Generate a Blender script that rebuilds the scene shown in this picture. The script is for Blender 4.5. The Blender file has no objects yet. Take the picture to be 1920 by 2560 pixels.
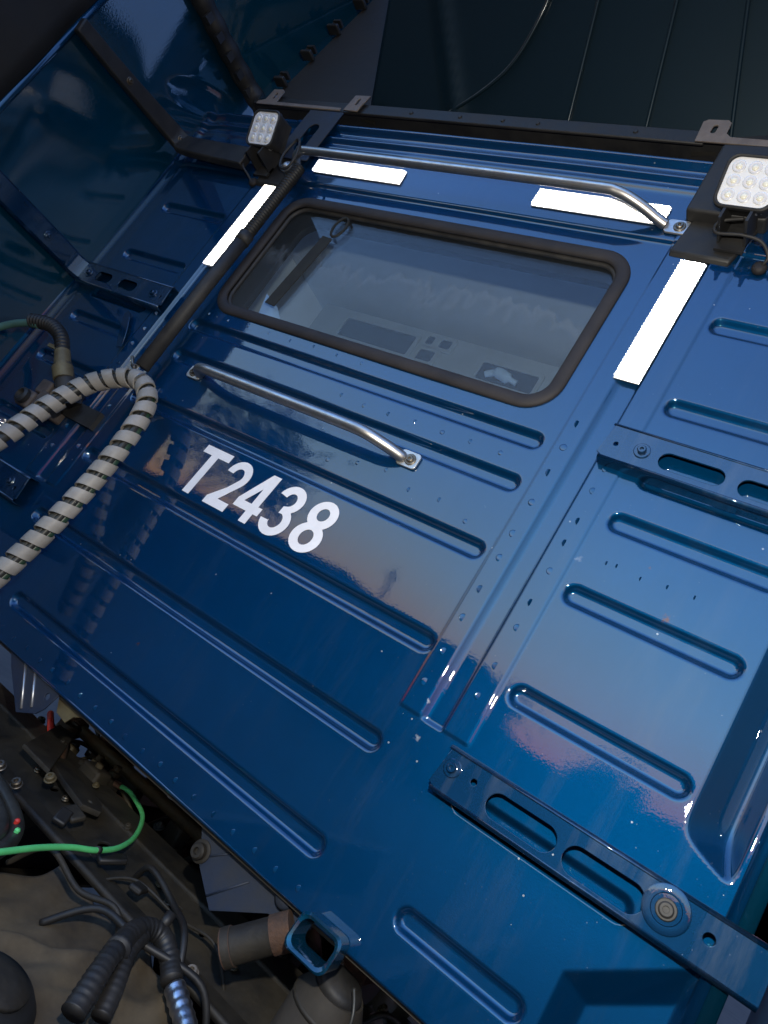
import bpy, math, random
import numpy as np
from mathutils import Vector, Matrix

random.seed(7); np.random.seed(7)
SC = bpy.context.scene
COL = SC.collection

# ------------------------------------------------------------------ camera
CAM = Vector((1.02925, -1.15, 1.42))
cam_data = bpy.data.cameras.new('camera')
cam = bpy.data.objects.new('camera', cam_data); COL.objects.link(cam)
_r = Vector((0.77852657, 0.34033014, 0.52732512))
_u = Vector((-0.35616404, -0.45223586, 0.81769793))
_f = Vector((-0.51676258, 0.82441381, 0.23086427))
m = Matrix.Identity(4)
for i in range(3):
    m[i][0] = _r[i]; m[i][1] = _u[i]; m[i][2] = -_f[i]; m[i][3] = CAM[i]
cam.matrix_world = m
cam_data.sensor_fit = 'HORIZONTAL'
cam_data.sensor_width = 36.0
cam_data.lens = 36.0 * 1775.0 / 1920.0
cam_data.clip_start = 0.02
cam_data.clip_end = 2000.0
SC.camera = cam

# ------------------------------------------------------------------ world / dusk sky
world = bpy.data.worlds.new('World'); SC.world = world
world.use_nodes = True
wn = world.node_tree; wn.nodes.clear()
sky = wn.nodes.new('ShaderNodeTexSky'); sky.sky_type = 'NISHITA'
sky.sun_disc = False
SUN_ELEV = math.radians(-1.8); SUN_ROT = math.radians(200.0)
sky.sun_elevation = SUN_ELEV; sky.sun_rotation = SUN_ROT
sky.altitude = 0.0; sky.air_density = 2.5; sky.dust_density = 0.5; sky.ozone_density = 3.9
bg = wn.nodes.new('ShaderNodeBackground'); bg.inputs['Strength'].default_value = 0.15
wo = wn.nodes.new('ShaderNodeOutputWorld')
wn.links.new(sky.outputs[0], bg.inputs[0]); wn.links.new(bg.outputs[0], wo.inputs[0])

# ------------------------------------------------------------------ head lamp of the person taking the picture
ld = bpy.data.lights.new('head_lamp', 'SPOT')
ld.energy = .88; ld.color = (1.0, 0.95, 0.84)
ld.spot_size = math.radians(140); ld.spot_blend = 1.0; ld.shadow_soft_size = 0.018
lo = bpy.data.objects.new('head_lamp', ld); COL.objects.link(lo)
lo.location = (0.96, -1.15, 1.645)
lo.rotation_euler = (Vector((0.58, 0.0, 1.86)) - Vector(lo.location)).to_track_quat('-Z', 'Y').to_euler()

SC.view_settings.view_transform = 'Standard'
SC.view_settings.look = 'None'
SC.view_settings.exposure = 6.58
SC.view_settings.gamma = 1.0
SC.view_settings.use_curve_mapping = False
SC.cycles.use_denoising = True
SC.cycles.max_bounces = 8
SC.cycles.sample_clamp_indirect = 6.0
SC.cycles.caustics_reflective = True

# ------------------------------------------------------------------ materials
def mat(name, base=(.5, .5, .5), rough=.5, metal=0.0, spec=.5, coat=0.0, coat_rough=.03, coat_ior=1.5, ):
    M = bpy.data.materials.new(name); M.use_nodes = True
    p = M.node_tree.nodes['Principled BSDF']
    p.inputs['Base Color'].default_value = (*base, 1)
    p.inputs['Roughness'].default_value = rough
    p.inputs['Metallic'].default_value = metal
    p.inputs['Specular IOR Level'].default_value = spec
    p.inputs['Coat Weight'].default_value = coat
    p.inputs['Coat Roughness'].default_value = coat_rough
    p.inputs['Coat IOR'].default_value = coat_ior
    return M
def N(M, t, **kw):
    n = M.node_tree.nodes.new(t)
    for k, v in kw.items():
        if k in n.inputs: n.inputs[k].default_value = v
        else: setattr(n, k, v)
    return n
def L(M, a, b): M.node_tree.links.new(a, b)
def P(M): return M.node_tree.nodes['Principled BSDF']
def ramp(M, pts):
    n = M.node_tree.nodes.new('ShaderNodeValToRGB'); e = n.color_ramp.elements
    while len(e) < len(pts): e.new(0.5)
    for k, (pos, c) in enumerate(pts):
        e[k].position = pos; e[k].color = (*c, 1) if len(c) == 3 else c
    return n
def dirty(name, c0, c1, scale=12, rough=(.5, .8), bump=.15, metal=0.0, detail=8, bscale=None):
    """worn surface: two tones mixed by noise, with fine relief"""
    M = mat(name, c0, rough[0], metal)
    tc = N(M, 'ShaderNodeTexCoord')
    n = N(M, 'ShaderNodeTexNoise', Scale=scale, Detail=detail, Roughness=.65)
    L(M, tc.outputs['Object'], n.inputs['Vector'])
    r = ramp(M, [(.36, c0), (.66, c1)]); L(M, n.outputs[0], r.inputs[0]); L(M, r.outputs[0], P(M).inputs['Base Color'])
    rr = N(M, 'ShaderNodeMapRange'); rr.inputs[3].default_value = rough[0]; rr.inputs[4].default_value = rough[1]
    L(M, n.outputs[0], rr.inputs[0]); L(M, rr.outputs[0], P(M).inputs['Roughness'])
    n2 = N(M, 'ShaderNodeTexNoise', Scale=bscale or scale * 6, Detail=6)
    L(M, tc.outputs['Object'], n2.inputs['Vector'])
    b = N(M, 'ShaderNodeBump', Strength=bump, Distance=.004); L(M, n2.outputs[0], b.inputs['Height']); L(M, b.outputs[0], P(M).inputs['Normal'])
    return M

def paint(name, base, orange=.015, chips=True, dust=.20, stains=()):
    """metallic blue lacquer: flakes under a clear coat with orange peel, dust film, stone chips"""
    M = mat(name, base, .55, .72, .0, 1.0, .02, 1.85)
    p = P(M); tc = N(M, 'ShaderNodeTexCoord')
    big = N(M, 'ShaderNodeTexNoise', Scale=3.0, Detail=6, Roughness=.6); L(M, tc.outputs['Object'], big.inputs['Vector'])
    r = ramp(M, [(.3, tuple(c * .86 for c in base)), (.7, tuple(c * 1.12 for c in base))])
    L(M, big.outputs[0], r.inputs[0])
    # dust film, streaky downwards
    mp = N(M, 'ShaderNodeMapping'); mp.inputs['Scale'].default_value = (16, 16, 2.2); L(M, tc.outputs['Object'], mp.inputs['Vector'])
    du = N(M, 'ShaderNodeTexNoise', Scale=1.0, Detail=9, Roughness=.7); L(M, mp.outputs[0], du.inputs['Vector'])
    dr = ramp(M, [(.52, (0, 0, 0)), (.80, (dust, dust, dust))]); L(M, du.outputs[0], dr.inputs[0])
    mix = N(M, 'ShaderNodeMix', data_type='RGBA'); L(M, dr.outputs[0], mix.inputs[0]); L(M, r.outputs[0], mix.inputs[6])
    mix.inputs[7].default_value = (.06, .08, .115, 1)
    col = mix.outputs[2]
    if chips:
        v = N(M, 'ShaderNodeTexVoronoi', Scale=26.0); L(M, tc.outputs['Object'], v.inputs['Vector'])
        lt = N(M, 'ShaderNodeMath', operation='LESS_THAN'); lt.inputs[1].default_value = .045; L(M, v.outputs['Distance'], lt.inputs[0])
        n3 = N(M, 'ShaderNodeTexNoise', Scale=5.0); L(M, tc.outputs['Object'], n3.inputs['Vector'])
        gt = N(M, 'ShaderNodeMath', operation='GREATER_THAN'); gt.inputs[1].default_value = .50; L(M, n3.outputs[0], gt.inputs[0])
        mu = N(M, 'ShaderNodeMath', operation='MULTIPLY'); L(M, lt.outputs[0], mu.inputs[0]); L(M, gt.outputs[0], mu.inputs[1])
        m2 = N(M, 'ShaderNodeMix', data_type='RGBA'); L(M, mu.outputs[0], m2.inputs[0]); L(M, col, m2.inputs[6])
        m2.inputs[7].default_value = (.22, .25, .30, 1); col = m2.outputs[2]
        # finer specks of dried dust
        v2 = N(M, 'ShaderNodeTexVoronoi', Scale=75.0); L(M, tc.outputs['Object'], v2.inputs['Vector'])
        lt2 = N(M, 'ShaderNodeMath', operation='LESS_THAN'); lt2.inputs[1].default_value = .075; L(M, v2.outputs['Distance'], lt2.inputs[0])
        n4 = N(M, 'ShaderNodeTexNoise', Scale=9.0, Detail=4); L(M, tc.outputs['Object'], n4.inputs['Vector'])
        g2 = N(M, 'ShaderNodeMapRange'); g2.inputs[1].default_value = .48; g2.inputs[2].default_value = .72; g2.inputs[4].default_value = .55; L(M, n4.outputs[0], g2.inputs[0])
        mu2 = N(M, 'ShaderNodeMath', operation='MULTIPLY'); L(M, lt2.outputs[0], mu2.inputs[0]); L(M, g2.outputs[0], mu2.inputs[1])
        m3 = N(M, 'ShaderNodeMix', data_type='RGBA'); L(M, mu2.outputs[0], m3.inputs[0]); L(M, col, m3.inputs[6])
        m3.inputs[7].default_value = (.12, .15, .20, 1); col = m3.outputs[2]
        for (px_, pz_, rr, cc) in stains:
            ds = N(M, 'ShaderNodeVectorMath', operation='DISTANCE'); ds.inputs[1].default_value = (px_, -1.0, pz_ - 1.10); L(M, tc.outputs['Object'], ds.inputs[0])
            nn_ = N(M, 'ShaderNodeTexNoise', Scale=160.0, Detail=5); L(M, tc.outputs['Object'], nn_.inputs['Vector'])
            ad = N(M, 'ShaderNodeMath', operation='MULTIPLY_ADD'); L(M, nn_.outputs[0], ad.inputs[0]); ad.inputs[1].default_value = rr * 2.2; L(M, ds.outputs['Value'], ad.inputs[2])
            mr = N(M, 'ShaderNodeMapRange'); mr.inputs[1].default_value = rr * 1.7; mr.inputs[2].default_value = rr * 1.0; mr.inputs[3].default_value = 0; mr.inputs[4].default_value = .9; L(M, ad.outputs[0], mr.inputs[0])
            m4 = N(M, 'ShaderNodeMix', data_type='RGBA'); L(M, mr.outputs[0], m4.inputs[0]); L(M, col, m4.inputs[6]); m4.inputs[7].default_value = (*cc, 1); col = m4.outputs[2]
    L(M, col, p.inputs['Base Color'])
    cr = N(M, 'ShaderNodeMapRange'); cr.inputs[1].default_value = .45; cr.inputs[2].default_value = .85
    cr.inputs[3].default_value = .005; cr.inputs[4].default_value = .055
    L(M, du.outputs[0], cr.inputs[0]); L(M, cr.outputs[0], p.inputs['Coat Roughness'])
    fl = N(M, 'ShaderNodeTexNoise', Scale=900.0, Detail=1); L(M, tc.outputs['Object'], fl.inputs['Vector'])
    fb = N(M, 'ShaderNodeBump', Strength=.55, Distance=.0006); L(M, fl.outputs[0], fb.inputs['Height']); L(M, fb.outputs[0], p.inputs['Normal'])
    op = N(M, 'ShaderNodeTexNoise', Scale=190.0, Detail=2); L(M, tc.outputs['Object'], op.inputs['Vector'])
    ob = N(M, 'ShaderNodeBump', Strength=orange, Distance=.002); L(M, op.outputs[0], ob.inputs['Height']); L(M, ob.outputs[0], p.inputs['Coat Normal'])
    return M

BLUE = (.0002, .038, .114)
RUSTC = (.10, .035, .012)
M_paint = paint('cab_paint', BLUE, stains=((.858, 1.775, .012, RUSTC), (.80, 1.845, .005, RUSTC), (-.02, 1.27, .008, RUSTC), (.47, 1.745, .007, (.3, .32, .36)), (.69, 1.81, .010, (.12, .15, .22)), (.60, 1.415, .009, (.25, .28, .32)), (.585, 1.475, .008, (.25, .28, .32))))
M_paint2 = paint('fairing_paint', (.0006, .046, .092), .05, False, .25)
M_skin = mat('deflector_inner', (.0045, .017, .027), .5, .4, .3, .8, .16)
M_bracket = paint('bracket_paint', (.003, .028, .078), .06, True, .75)
M_black = dirty('black_coated_steel', (.010, .010, .011), (.022, .021, .020), 14, (.42, .7), .1)
M_blackpl = dirty('black_plastic', (.012, .012, .013), (.03, .028, .026), 20, (.5, .75), .08)
M_rubber = dirty('window_rubber', (.012, .010, .011), (.025, .021, .021), 9, (.62, .82), .12, bscale=260)
M_alu = dirty('brushed_aluminium', (.66, .64, .62), (.48, .45, .41), 22, (.30, .46), .05, 1.0)
M_zinc = dirty('zinc_plate', (.62, .62, .62), (.45, .43, .40), 30, (.28, .45), .05, .85)
M_dullzinc = dirty('weathered_zinc', (.30, .28, .25), (.14, .12, .10), 30, (.45, .7), .1, .4)
M_bolt = dirty('bolt_steel', (.22, .20, .17), (.10, .075, .05), 40, (.35, .6), .05, .9)
M_rust = dirty('rust', (.085, .040, .020), (.035, .022, .016), 30, (.75, .95), .5)
M_grime = dirty('grimy_steel', (.006, .0055, .005), (.032, .025, .015), 9, (.5, .85), .35)
M_grime2 = dirty('oily_casting', (.085, .066, .032), (.020, .016, .009), 6, (.45, .85), .6, bscale=30)
M_tarp = dirty('dusty_cover', (.100, .074, .042), (.040, .030, .019), 8, (.8, .95), .25)
M_blueplate = dirty('dusty_blue_steel', (.008, .018, .044), (.022, .024, .028), 11, (.45, .8), .12)
M_can = dirty('dusty_canister', (.036, .029, .021), (.018, .015, .011), 9, (.7, .9), .2)
M_wrap = dirty('grey_spiral_wrap', (.31, .285, .25), (.21, .19, .16), 14, (.45, .62), .06)
M_hose = dirty('black_hose', (.018, .018, .016), (.035, .034, .028), 20, (.35, .55), .1)
M_green = dirty('dark_green_hose', (.012, .045, .026), (.022, .05, .03), 20, (.35, .5), .05)
M_lime = dirty('green_air_line', (.12, .62, .20), (.09, .48, .15), 25, (.4, .55), .02)
M_teal = dirty('teal_cable', (.06, .15, .13), (.05, .11, .09), 25, (.5, .7), .05)
M_yellow = dirty('old_brass_fitting', (.16, .13, .065), (.09, .07, .04), 25, (.45, .7), .1, .3)
M_coup = dirty('brown_coupling', (.075, .058, .050), (.045, .036, .032), 20, (.55, .8), .2)
M_red = mat('red_plastic', (.5, .03, .02), .5)
M_white = dirty('white_vinyl', (.74, .73, .75), (.66, .65, .67), 18, (.38, .5), .02)
M_inner = dirty('headliner', (.78, .80, .79), (.70, .72, .71), 3, (.85, .95), .1)
M_liner = dirty('roof_liner', (.58, .60, .59), (.52, .54, .53), 3, (.85, .95), .1)
M_dash = dirty('console_plastic', (.40, .43, .43), (.33, .35, .35), 6, (.6, .8), .08)
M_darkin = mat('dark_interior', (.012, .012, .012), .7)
M_card = mat('card', (.50, .66, .85), .8)
M_web = dirty('black_webbing', (.008, .009, .009), (.020, .021, .018), 30, (.8, .95), .3, bscale=400)
M_ground = dirty('packed_earth', (.060, .048, .036), (.035, .030, .024), 2.0, (.85, .98), .6, bscale=20)
M_tabgrey = dirty('primed_tab', (.20, .16, .13), (.13, .105, .09), 20, (.5, .75), .1)
M_flap = dirty('rubber_flap', (.005, .0045, .004), (.014, .012, .009), 6, (.6, .85), .25)
M_foil = dirty('foil_sleeve', (.62, .62, .64), (.40, .40, .42), 20, (.25, .42), .5, 1.0, bscale=60)
M_wallb = dirty('far_wall', (.035, .032, .03), (.025, .023, .022), 1.0, (.8, .95), .1)
M_leaf = mat('leaf', (.03, .05, .02), .7)
M_bark = mat('bark', (.05, .04, .03), .9)

# retroreflective tape: mirror-like cube corners
M_retro = mat('prismatic_retroreflector', (.95, .95, .95), .20, 1.0)
M_tapeback = mat('tape_backing', (.8, .8, .8), .4)

# lamp lens
M_lens = mat('lamp_lens', (.90, .90, .91), .22, 0.0, .8, .6, .05, 1.5)
_tc = N(M_lens, 'ShaderNodeTexCoord'); _w = N(M_lens, 'ShaderNodeTexWave', Scale=160.0); _w.bands_direction = 'X'
L(M_lens, _tc.outputs['Object'], _w.inputs['Vector'])
_b = N(M_lens, 'ShaderNodeBump', Strength=.5, Distance=.001); L(M_lens, _w.outputs[0], _b.inputs['Height']); L(M_lens, _b.outputs[0], P(M_lens).inputs['Normal'])
M_led = mat('led_die', (.88, .84, .70), .3, 0.0, .8, .5)
M_refl = mat('led_reflector', (.85, .85, .88), .3, 0.3)

# rear window glass with a dirt film whose jagged edge paints a mirrored treeline
M_glass = bpy.data.materials.new('rear_window_glass'); M_glass.use_nodes = True
g = M_glass; gn = g.node_tree; gn.nodes.clear()
out = N(g, 'ShaderNodeOutputMaterial'); tc = N(g, 'ShaderNodeTexCoord')
tr = N(g, 'ShaderNodeBsdfTransparent'); tr.inputs[0].default_value = (.83, .88, .92, 1)
gl = N(g, 'ShaderNodeBsdfGlossy'); gl.inputs['Roughness'].default_value = .01
fr = N(g, 'ShaderNodeFresnel')
ge = N(g, 'ShaderNodeNewGeometry'); io = N(g, 'ShaderNodeMapRange'); io.inputs[3].default_value = 1.36; io.inputs[4].default_value = 1 / 1.36
L(g, ge.outputs['Backfacing'], io.inputs[0]); L(g, io.outputs[0], fr.inputs['IOR'])   # thin sheet: same reflectance from either face
mx = N(g, 'ShaderNodeMixShader'); L(g, fr.outputs[0], mx.inputs[0]); L(g, tr.outputs[0], mx.inputs[1]); L(g, gl.outputs[0], mx.inputs[2])
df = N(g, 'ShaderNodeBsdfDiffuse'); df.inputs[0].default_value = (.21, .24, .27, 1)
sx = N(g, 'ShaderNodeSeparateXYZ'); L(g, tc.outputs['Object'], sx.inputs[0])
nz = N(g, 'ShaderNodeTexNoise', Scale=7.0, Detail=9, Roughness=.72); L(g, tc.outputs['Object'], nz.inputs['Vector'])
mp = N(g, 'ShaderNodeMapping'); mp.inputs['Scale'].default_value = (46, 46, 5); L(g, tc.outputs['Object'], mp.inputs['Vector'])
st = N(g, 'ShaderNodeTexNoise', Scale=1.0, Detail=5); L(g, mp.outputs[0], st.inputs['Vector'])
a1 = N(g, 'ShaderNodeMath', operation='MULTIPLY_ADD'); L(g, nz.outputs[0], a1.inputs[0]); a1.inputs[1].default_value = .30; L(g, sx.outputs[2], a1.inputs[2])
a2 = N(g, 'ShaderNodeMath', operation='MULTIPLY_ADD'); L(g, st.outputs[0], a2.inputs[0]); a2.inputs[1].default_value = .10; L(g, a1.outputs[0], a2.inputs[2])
rm = ramp(g, [(.385, (.075, .075, .075)), (.415, (.17, .17, .17)), (.43, (.030, .030, .030))]); L(g, a2.outputs[0], rm.inputs[0])  # film steps imitate the treeline reflection
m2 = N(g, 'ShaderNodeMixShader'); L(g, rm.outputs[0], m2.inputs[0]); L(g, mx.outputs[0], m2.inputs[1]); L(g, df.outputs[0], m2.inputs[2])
L(g, m2.outputs[0], out.inputs[0])

# corrugated tube bump
M_corr = dirty('corrugated_conduit', (.008, .008, .008), (.018, .016, .014), 16, (.45, .65), .05)

# ------------------------------------------------------------------ object helpers
ORI = {}
def empty(name, loc, label, cat, group=None):
    o = bpy.data.objects.new(name, None); COL.objects.link(o)
    o.location = loc; o.empty_display_size = .05
    o['label'] = label; o['category'] = cat
    if group: o['group'] = group
    ORI[o] = Vector(loc)
    return o
def link(name, me, material, parent=None, smooth=True, label=None, cat=None, group=None, kind=None, local=False):
    """me is in world coordinates; it is moved into the frame of its thing"""
    o = bpy.data.objects.new(name, me); COL.objects.link(o)
    if material and not me.materials: me.materials.append(material)
    if smooth:
        me.polygons.foreach_set('use_smooth', [True] * len(me.polygons))
    if parent is not None:
        o.parent = parent
        if not local: me.transform(Matrix.Translation(-ORI[parent]))
        ORI[o] = ORI[parent]
    else:
        co = np.empty(len(me.vertices) * 3); me.vertices.foreach_get('co', co); co = co.reshape(-1, 3)
        b = Vector(((co[:, 0].min() + co[:, 0].max()) / 2, (co[:, 1].min() + co[:, 1].max()) / 2, co[:, 2].min()))
        me.transform(Matrix.Translation(-b)); o.location = b; ORI[o] = b
    if label: o['label'] = label
    if cat: o['category'] = cat
    if group: o['group'] = group
    if kind: o['kind'] = kind
    return o
def mesh(verts, faces, name='m'):
    me = bpy.data.meshes.new(name); me.from_pydata([tuple(v) for v in verts], [], [tuple(f) for f in faces]); me.update(); return me
def join(*ms):
    V = []; Fc = []
    for me in ms:
        k = len(V); V += [v.co.copy() for v in me.vertices]; Fc += [[i + k for i in p.vertices] for p in me.polygons]
    return mesh(V, Fc)
def tf(me, M): me.transform(M); return me
def auto(o, ang=35):
    me = o.data
    me.polygons.foreach_set('use_smooth', [True] * len(me.polygons))
    me.set_sharp_from_angle(angle=math.radians(ang))
    return o
def bevel(o, w, seg=2, ang=30):
    b = o.modifiers.new('bevel', 'BEVEL'); b.width = w; b.segments = seg; b.limit_method = 'ANGLE'; b.angle_limit = math.radians(ang)
    return auto(o, 40)
def box(x0, x1, y0, y1, z0, z1):
    v = [(x, y, z) for x in (x0, x1) for y in (y0, y1) for z in (z0, z1)]
    f = [(0, 1, 3, 2), (4, 6, 7, 5), (0, 4, 5, 1), (2, 3, 7, 6), (0, 2, 6, 4), (1, 5, 7, 3)]
    return mesh(v, f)
def catmull(pts, n=12, closed=False):
    p = [np.array(q, float) for q in pts]; out = []
    m_ = len(p); rng = range(m_ if closed else m_ - 1)
    for i in rng:
        if closed: a, b, c, d = p[i - 1], p[i], p[(i + 1) % m_], p[(i + 2) % m_]
        else: a, b, c, d = p[max(i - 1, 0)], p[i], p[i + 1], p[min(i + 2, m_ - 1)]
        for k in range(n):
            t = k / n
            out.append(.5 * ((2 * b) + (c - a) * t + (2 * a - 5 * b + 4 * c - d) * t * t + (3 * b - a - 3 * c + d) * t ** 3))
    if not closed: out.append(p[-1])
    return np.array(out)
def frames(path, closed=False):
    path = np.asarray(path, float); n = len(path)
    T = np.roll(path, -1, 0) - np.roll(path, 1, 0)
    if not closed: T[0] = path[1] - path[0]; T[-1] = path[-1] - path[-2]
    T /= np.linalg.norm(T, axis=1)[:, None] + 1e-12
    a = np.array((0, 0, 1.)) if abs(T[0][2]) < .9 else np.array((0, 1., 0))
    U = np.zeros_like(T); u = np.cross(T[0], a); u /= np.linalg.norm(u); U[0] = u
    for i in range(1, n):
        u = U[i - 1] - T[i] * (U[i - 1] @ T[i]); U[i] = u / (np.linalg.norm(u) + 1e-12)
    return T, U, np.cross(T, U)
def tube(path, r, seg=14, closed=False, caps=True, prof=None):
    path = np.asarray(path, float); n = len(path); T, U, W = frames(path, closed)
    r = np.broadcast_to(np.asarray(r, float), (n,))
    if prof is None:
        an = np.linspace(0, 2 * math.pi, seg, endpoint=False); prof = np.stack([np.cos(an), np.sin(an)], 1)
    seg = len(prof); V = []
    for i in range(n):
        for c, s in prof: V.append(path[i] + (U[i] * c + W[i] * s) * r[i])
    Fc = []
    for i in range(n if closed else n - 1):
        j = (i + 1) % n
        for k in range(seg): Fc.append((i * seg + k, i * seg + (k + 1) % seg, j * seg + (k + 1) % seg, j * seg + k))
    if caps and not closed:
        Fc.append(tuple(range(seg - 1, -1, -1))); Fc.append(tuple((n - 1) * seg + k for k in range(seg)))
    return mesh(V, Fc)
def cyl(a, b, r, seg=20, r2=None): return tube([a, b], [r, r if r2 is None else r2], seg)
def lathe(prof, seg=24):
    """prof: (radius, height) list round z"""
    V = []; Fc = []
    for r, h in prof:
        for k in range(seg):
            t = 2 * math.pi * k / seg; V.append((r * math.cos(t), r * math.sin(t), h))
    for i in range(len(prof) - 1):
        for k in range(seg):
            Fc.append((i * seg + k, i * seg + (k + 1) % seg, (i + 1) * seg + (k + 1) % seg, (i + 1) * seg + k))
    Fc.append(tuple((len(prof) - 1) * seg + k for k in range(seg)))
    Fc.append(tuple(range(seg - 1, -1, -1)))
    return mesh(V, Fc)
def rrect(x0, x1, z0, z1, r, n=6):
    out = []
    for cx, cz, a0 in ((x1 - r, z1 - r, 0), (x0 + r, z1 - r, 90), (x0 + r, z0 + r, 180), (x1 - r, z0 + r, 270)):
        for k in range(n + 1):
            t = math.radians(a0 + 90 * k / n); out.append((cx + r * math.cos(t), cz + r * math.sin(t)))
    return out
def slot(x0, x1, zc, r, n=8): return rrect(x0, x1, zc - r, zc + r, r * .999, n)
def circ(x, z, r, n=16): return [(x + r * math.cos(2 * math.pi * k / n), z + r * math.sin(2 * math.pi * k / n)) for k in range(n)]
def plate2d(outer, holes=(), thick=.004, bev=.0008):
    """flat plate with real holes: filled 2-D curve turned into a mesh; local x,y -> plane, z -> thickness"""
    cu = bpy.data.curves.new('c', 'CURVE'); cu.dimensions = '2D'; cu.fill_mode = 'BOTH'
    cu.extrude = max(thick / 2 - bev, .0001); cu.bevel_depth = bev; cu.bevel_resolution = 1
    for ring in [outer, *holes]:
        s = cu.splines.new('POLY'); s.points.add(len(ring) - 1); s.use_cyclic_u = True
        for q, (a, b) in zip(s.points, ring): q.co = (a, b, 0, 1)
    o = bpy.data.objects.new('c', cu); COL.objects.link(o)
    dg = bpy.context.evaluated_depsgraph_get()
    me = bpy.data.meshes.new_from_object(o.evaluated_get(dg))
    bpy.data.objects.remove(o); bpy.data.curves.remove(cu)
    me.materials.clear()
    return me
XZ = Matrix(((1, 0, 0, 0), (0, 0, -1, 0), (0, 1, 0, 0), (0, 0, 0, 1)))   # plane x,y -> world x,z ; thickness -> -y
def plate_xz(outer, holes=(), thick=.004, y=0.0, bev=.0008):
    return tf(plate2d(outer, holes, thick, bev), Matrix.Translation((0, y, 0)) @ XZ)
ROTOUT = Matrix.Rotation(math.radians(90), 4, 'X')   # +z -> -y (sticks out of the wall)
def bolt_mesh(r=.009, washer=.013, h=.008):
    return lathe([(washer, 0), (washer, .002), (washer * .92, .0028), (r, .0028), (r, h * .8), (r * .8, h), (r * .45, h), (r * .42, h * .55)], 18)
def bolt(parent, x, y, z, r=.009, washer=.013, h=.008, material=None, name='bolt'):
    me = tf(bolt_mesh(r, washer, h), Matrix.Translation((x, y, z)) @ ROTOUT)
    return auto(link(name, me, material or M_bolt, parent), 30)
def sm(a, b, x):
    t = np.clip((x - a) / (b - a), 0, 1); return t * t * (3 - 2 * t)

# ================================================================== SETTING
gp = []
n = 40
for j in range(n + 1):
    for i in range(n + 1):
        x = (i / n - .5) * 2; y = (j / n - .5) * 2
        X = math.copysign(abs(x) ** 3, x) * 600; Y = math.copysign(abs(y) ** 3, y) * 600
        gp.append((X, Y, -.02 * random.random() if abs(X) + abs(Y) < 30 else 0))
gf = [(j * (n + 1) + i, j * (n + 1) + i + 1, (j + 1) * (n + 1) + i + 1, (j + 1) * (n + 1) + i) for j in range(n) for i in range(n)]
link('ground', mesh(gp, gf), M_ground, kind='structure')

# what the lacquer mirrors: low buildings, trees and a pole across the yard behind the camera
def shed(label, x0, x1, y, depth, h, pitched):
    t = empty('yard_building', ((x0 + x1) / 2, y - depth / 2, 0), label, 'building', 'buildings across the yard')
    link('wall', box(x0, x1, y - depth, y, 0, h), M_wallb, t, smooth=False)
    e_ = .4; yc = y - depth / 2; rz = h + (1.3 if pitched else .25)
    if pitched:
        V = [(x0 - e_, y + e_, h), (x1 + e_, y + e_, h), (x1 + e_, yc, rz), (x0 - e_, yc, rz), (x0 - e_, y - depth - e_, h), (x1 + e_, y - depth - e_, h)]
        link('roof', mesh(V, [(0, 1, 2, 3), (3, 2, 5, 4), (0, 3, 4), (1, 5, 2), (0, 4, 5, 1)]), M_grime, t, smooth=False)
    else: link('roof', box(x0 - e_, x1 + e_, y - depth - e_, y + e_, h + .003, rz), M_grime, t, smooth=False)
    nw = max(2, int((x1 - x0) / 3.2))
    for k in range(nw):
        xc = x0 + (k + .5) * (x1 - x0) / nw
        f = link('window', box(xc - .6, xc + .6, y + .003, y + .06, 1.3, 2.6), M_grime, t, smooth=False)
        link('sill', box(xc - .7, xc + .7, y + .06, y + .14, 1.22, 1.30), M_wallb, f, smooth=False)
shed('low pitched shed across the yard mirrored in the paint below the number', -19, -12.5, -27, 8, 4.6, True)
shed('flat roofed block across the yard mirrored next to the door seam', -11.5, -7.6, -24, 7, 4.7, False)
shed('long flat roofed building across the yard mirrored in the ribbed panel', -7.2, 12, -28, 9, 3.3, False)
shed('far flat building across the yard beyond the sheds', -52, -20.5, -34, 9, 6.6, False)
t = empty('yard_pole', (-12.1, -23, 0), 'thin utility pole across the yard beside the pitched shed', 'pole')
link('post', tube([(-12.1, -23, 0), (-12.05, -23, 6.1)], [.09, .055], 10), M_bark, t)
link('insulator_bar', box(-12.35, -11.85, -23.03, -22.97, 5.75, 5.81), M_bark, t, smooth=False)
def tree(label, x, y, h, rad, n_, seed):
    rg = np.random.RandomState(seed)
    t = empty('yard_tree', (x, y, 0), label, 'tree', 'trees across the yard')
    link('trunk', tube(catmull([(x, y, 0), (x + .1, y, h * .3), (x - .1, y + .1, h * .6), (x, y, h * .85)], 5), np.linspace(.22, .05, 16), 8), M_bark, t)
    for k in range(6):
        a_ = rg.rand() * 6.28; z0 = h * rg.uniform(.4, .75)
        link('limb', tube(catmull([(x, y, z0), (x + rad * .4 * math.cos(a_), y + rad * .4 * math.sin(a_), z0 + h * .08), (x + rad * .8 * math.cos(a_), y + rad * .8 * math.sin(a_), z0 + h * .13)], 4), np.linspace(.09, .03, 9), 6), M_bark, t)
    cl = rg.randn(16, 3); cl /= np.linalg.norm(cl, axis=1)[:, None]; cl *= rg.uniform(.3, .85, (16, 1))
    V = []; Fc = []
    for k in range(n_):
        c = cl[rg.randint(16)] + rg.randn(3) * .22
        p = np.array((x + c[0] * rad, y + c[1] * rad, h * .68 + c[2] * h * .32))
        u = rg.randn(3); u /= np.linalg.norm(u); v_ = np.cross(u, rg.randn(3)); v_ /= np.linalg.norm(v_) + 1e-9; q = rg.uniform(.10, .22)
        b0 = len(V); V += [p - u * q, p + v_ * q * .5, p + u * q, p - v_ * q * .5]; Fc.append((b0, b0 + 1, b0 + 2, b0 + 3))
    link('crown', mesh(V, Fc), M_leaf, t, smooth=False)
tree('tall loose tree across the yard mirrored in the grooves below the window', -21.5, -24, 12.6, 2.6, 2600, 3)
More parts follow.
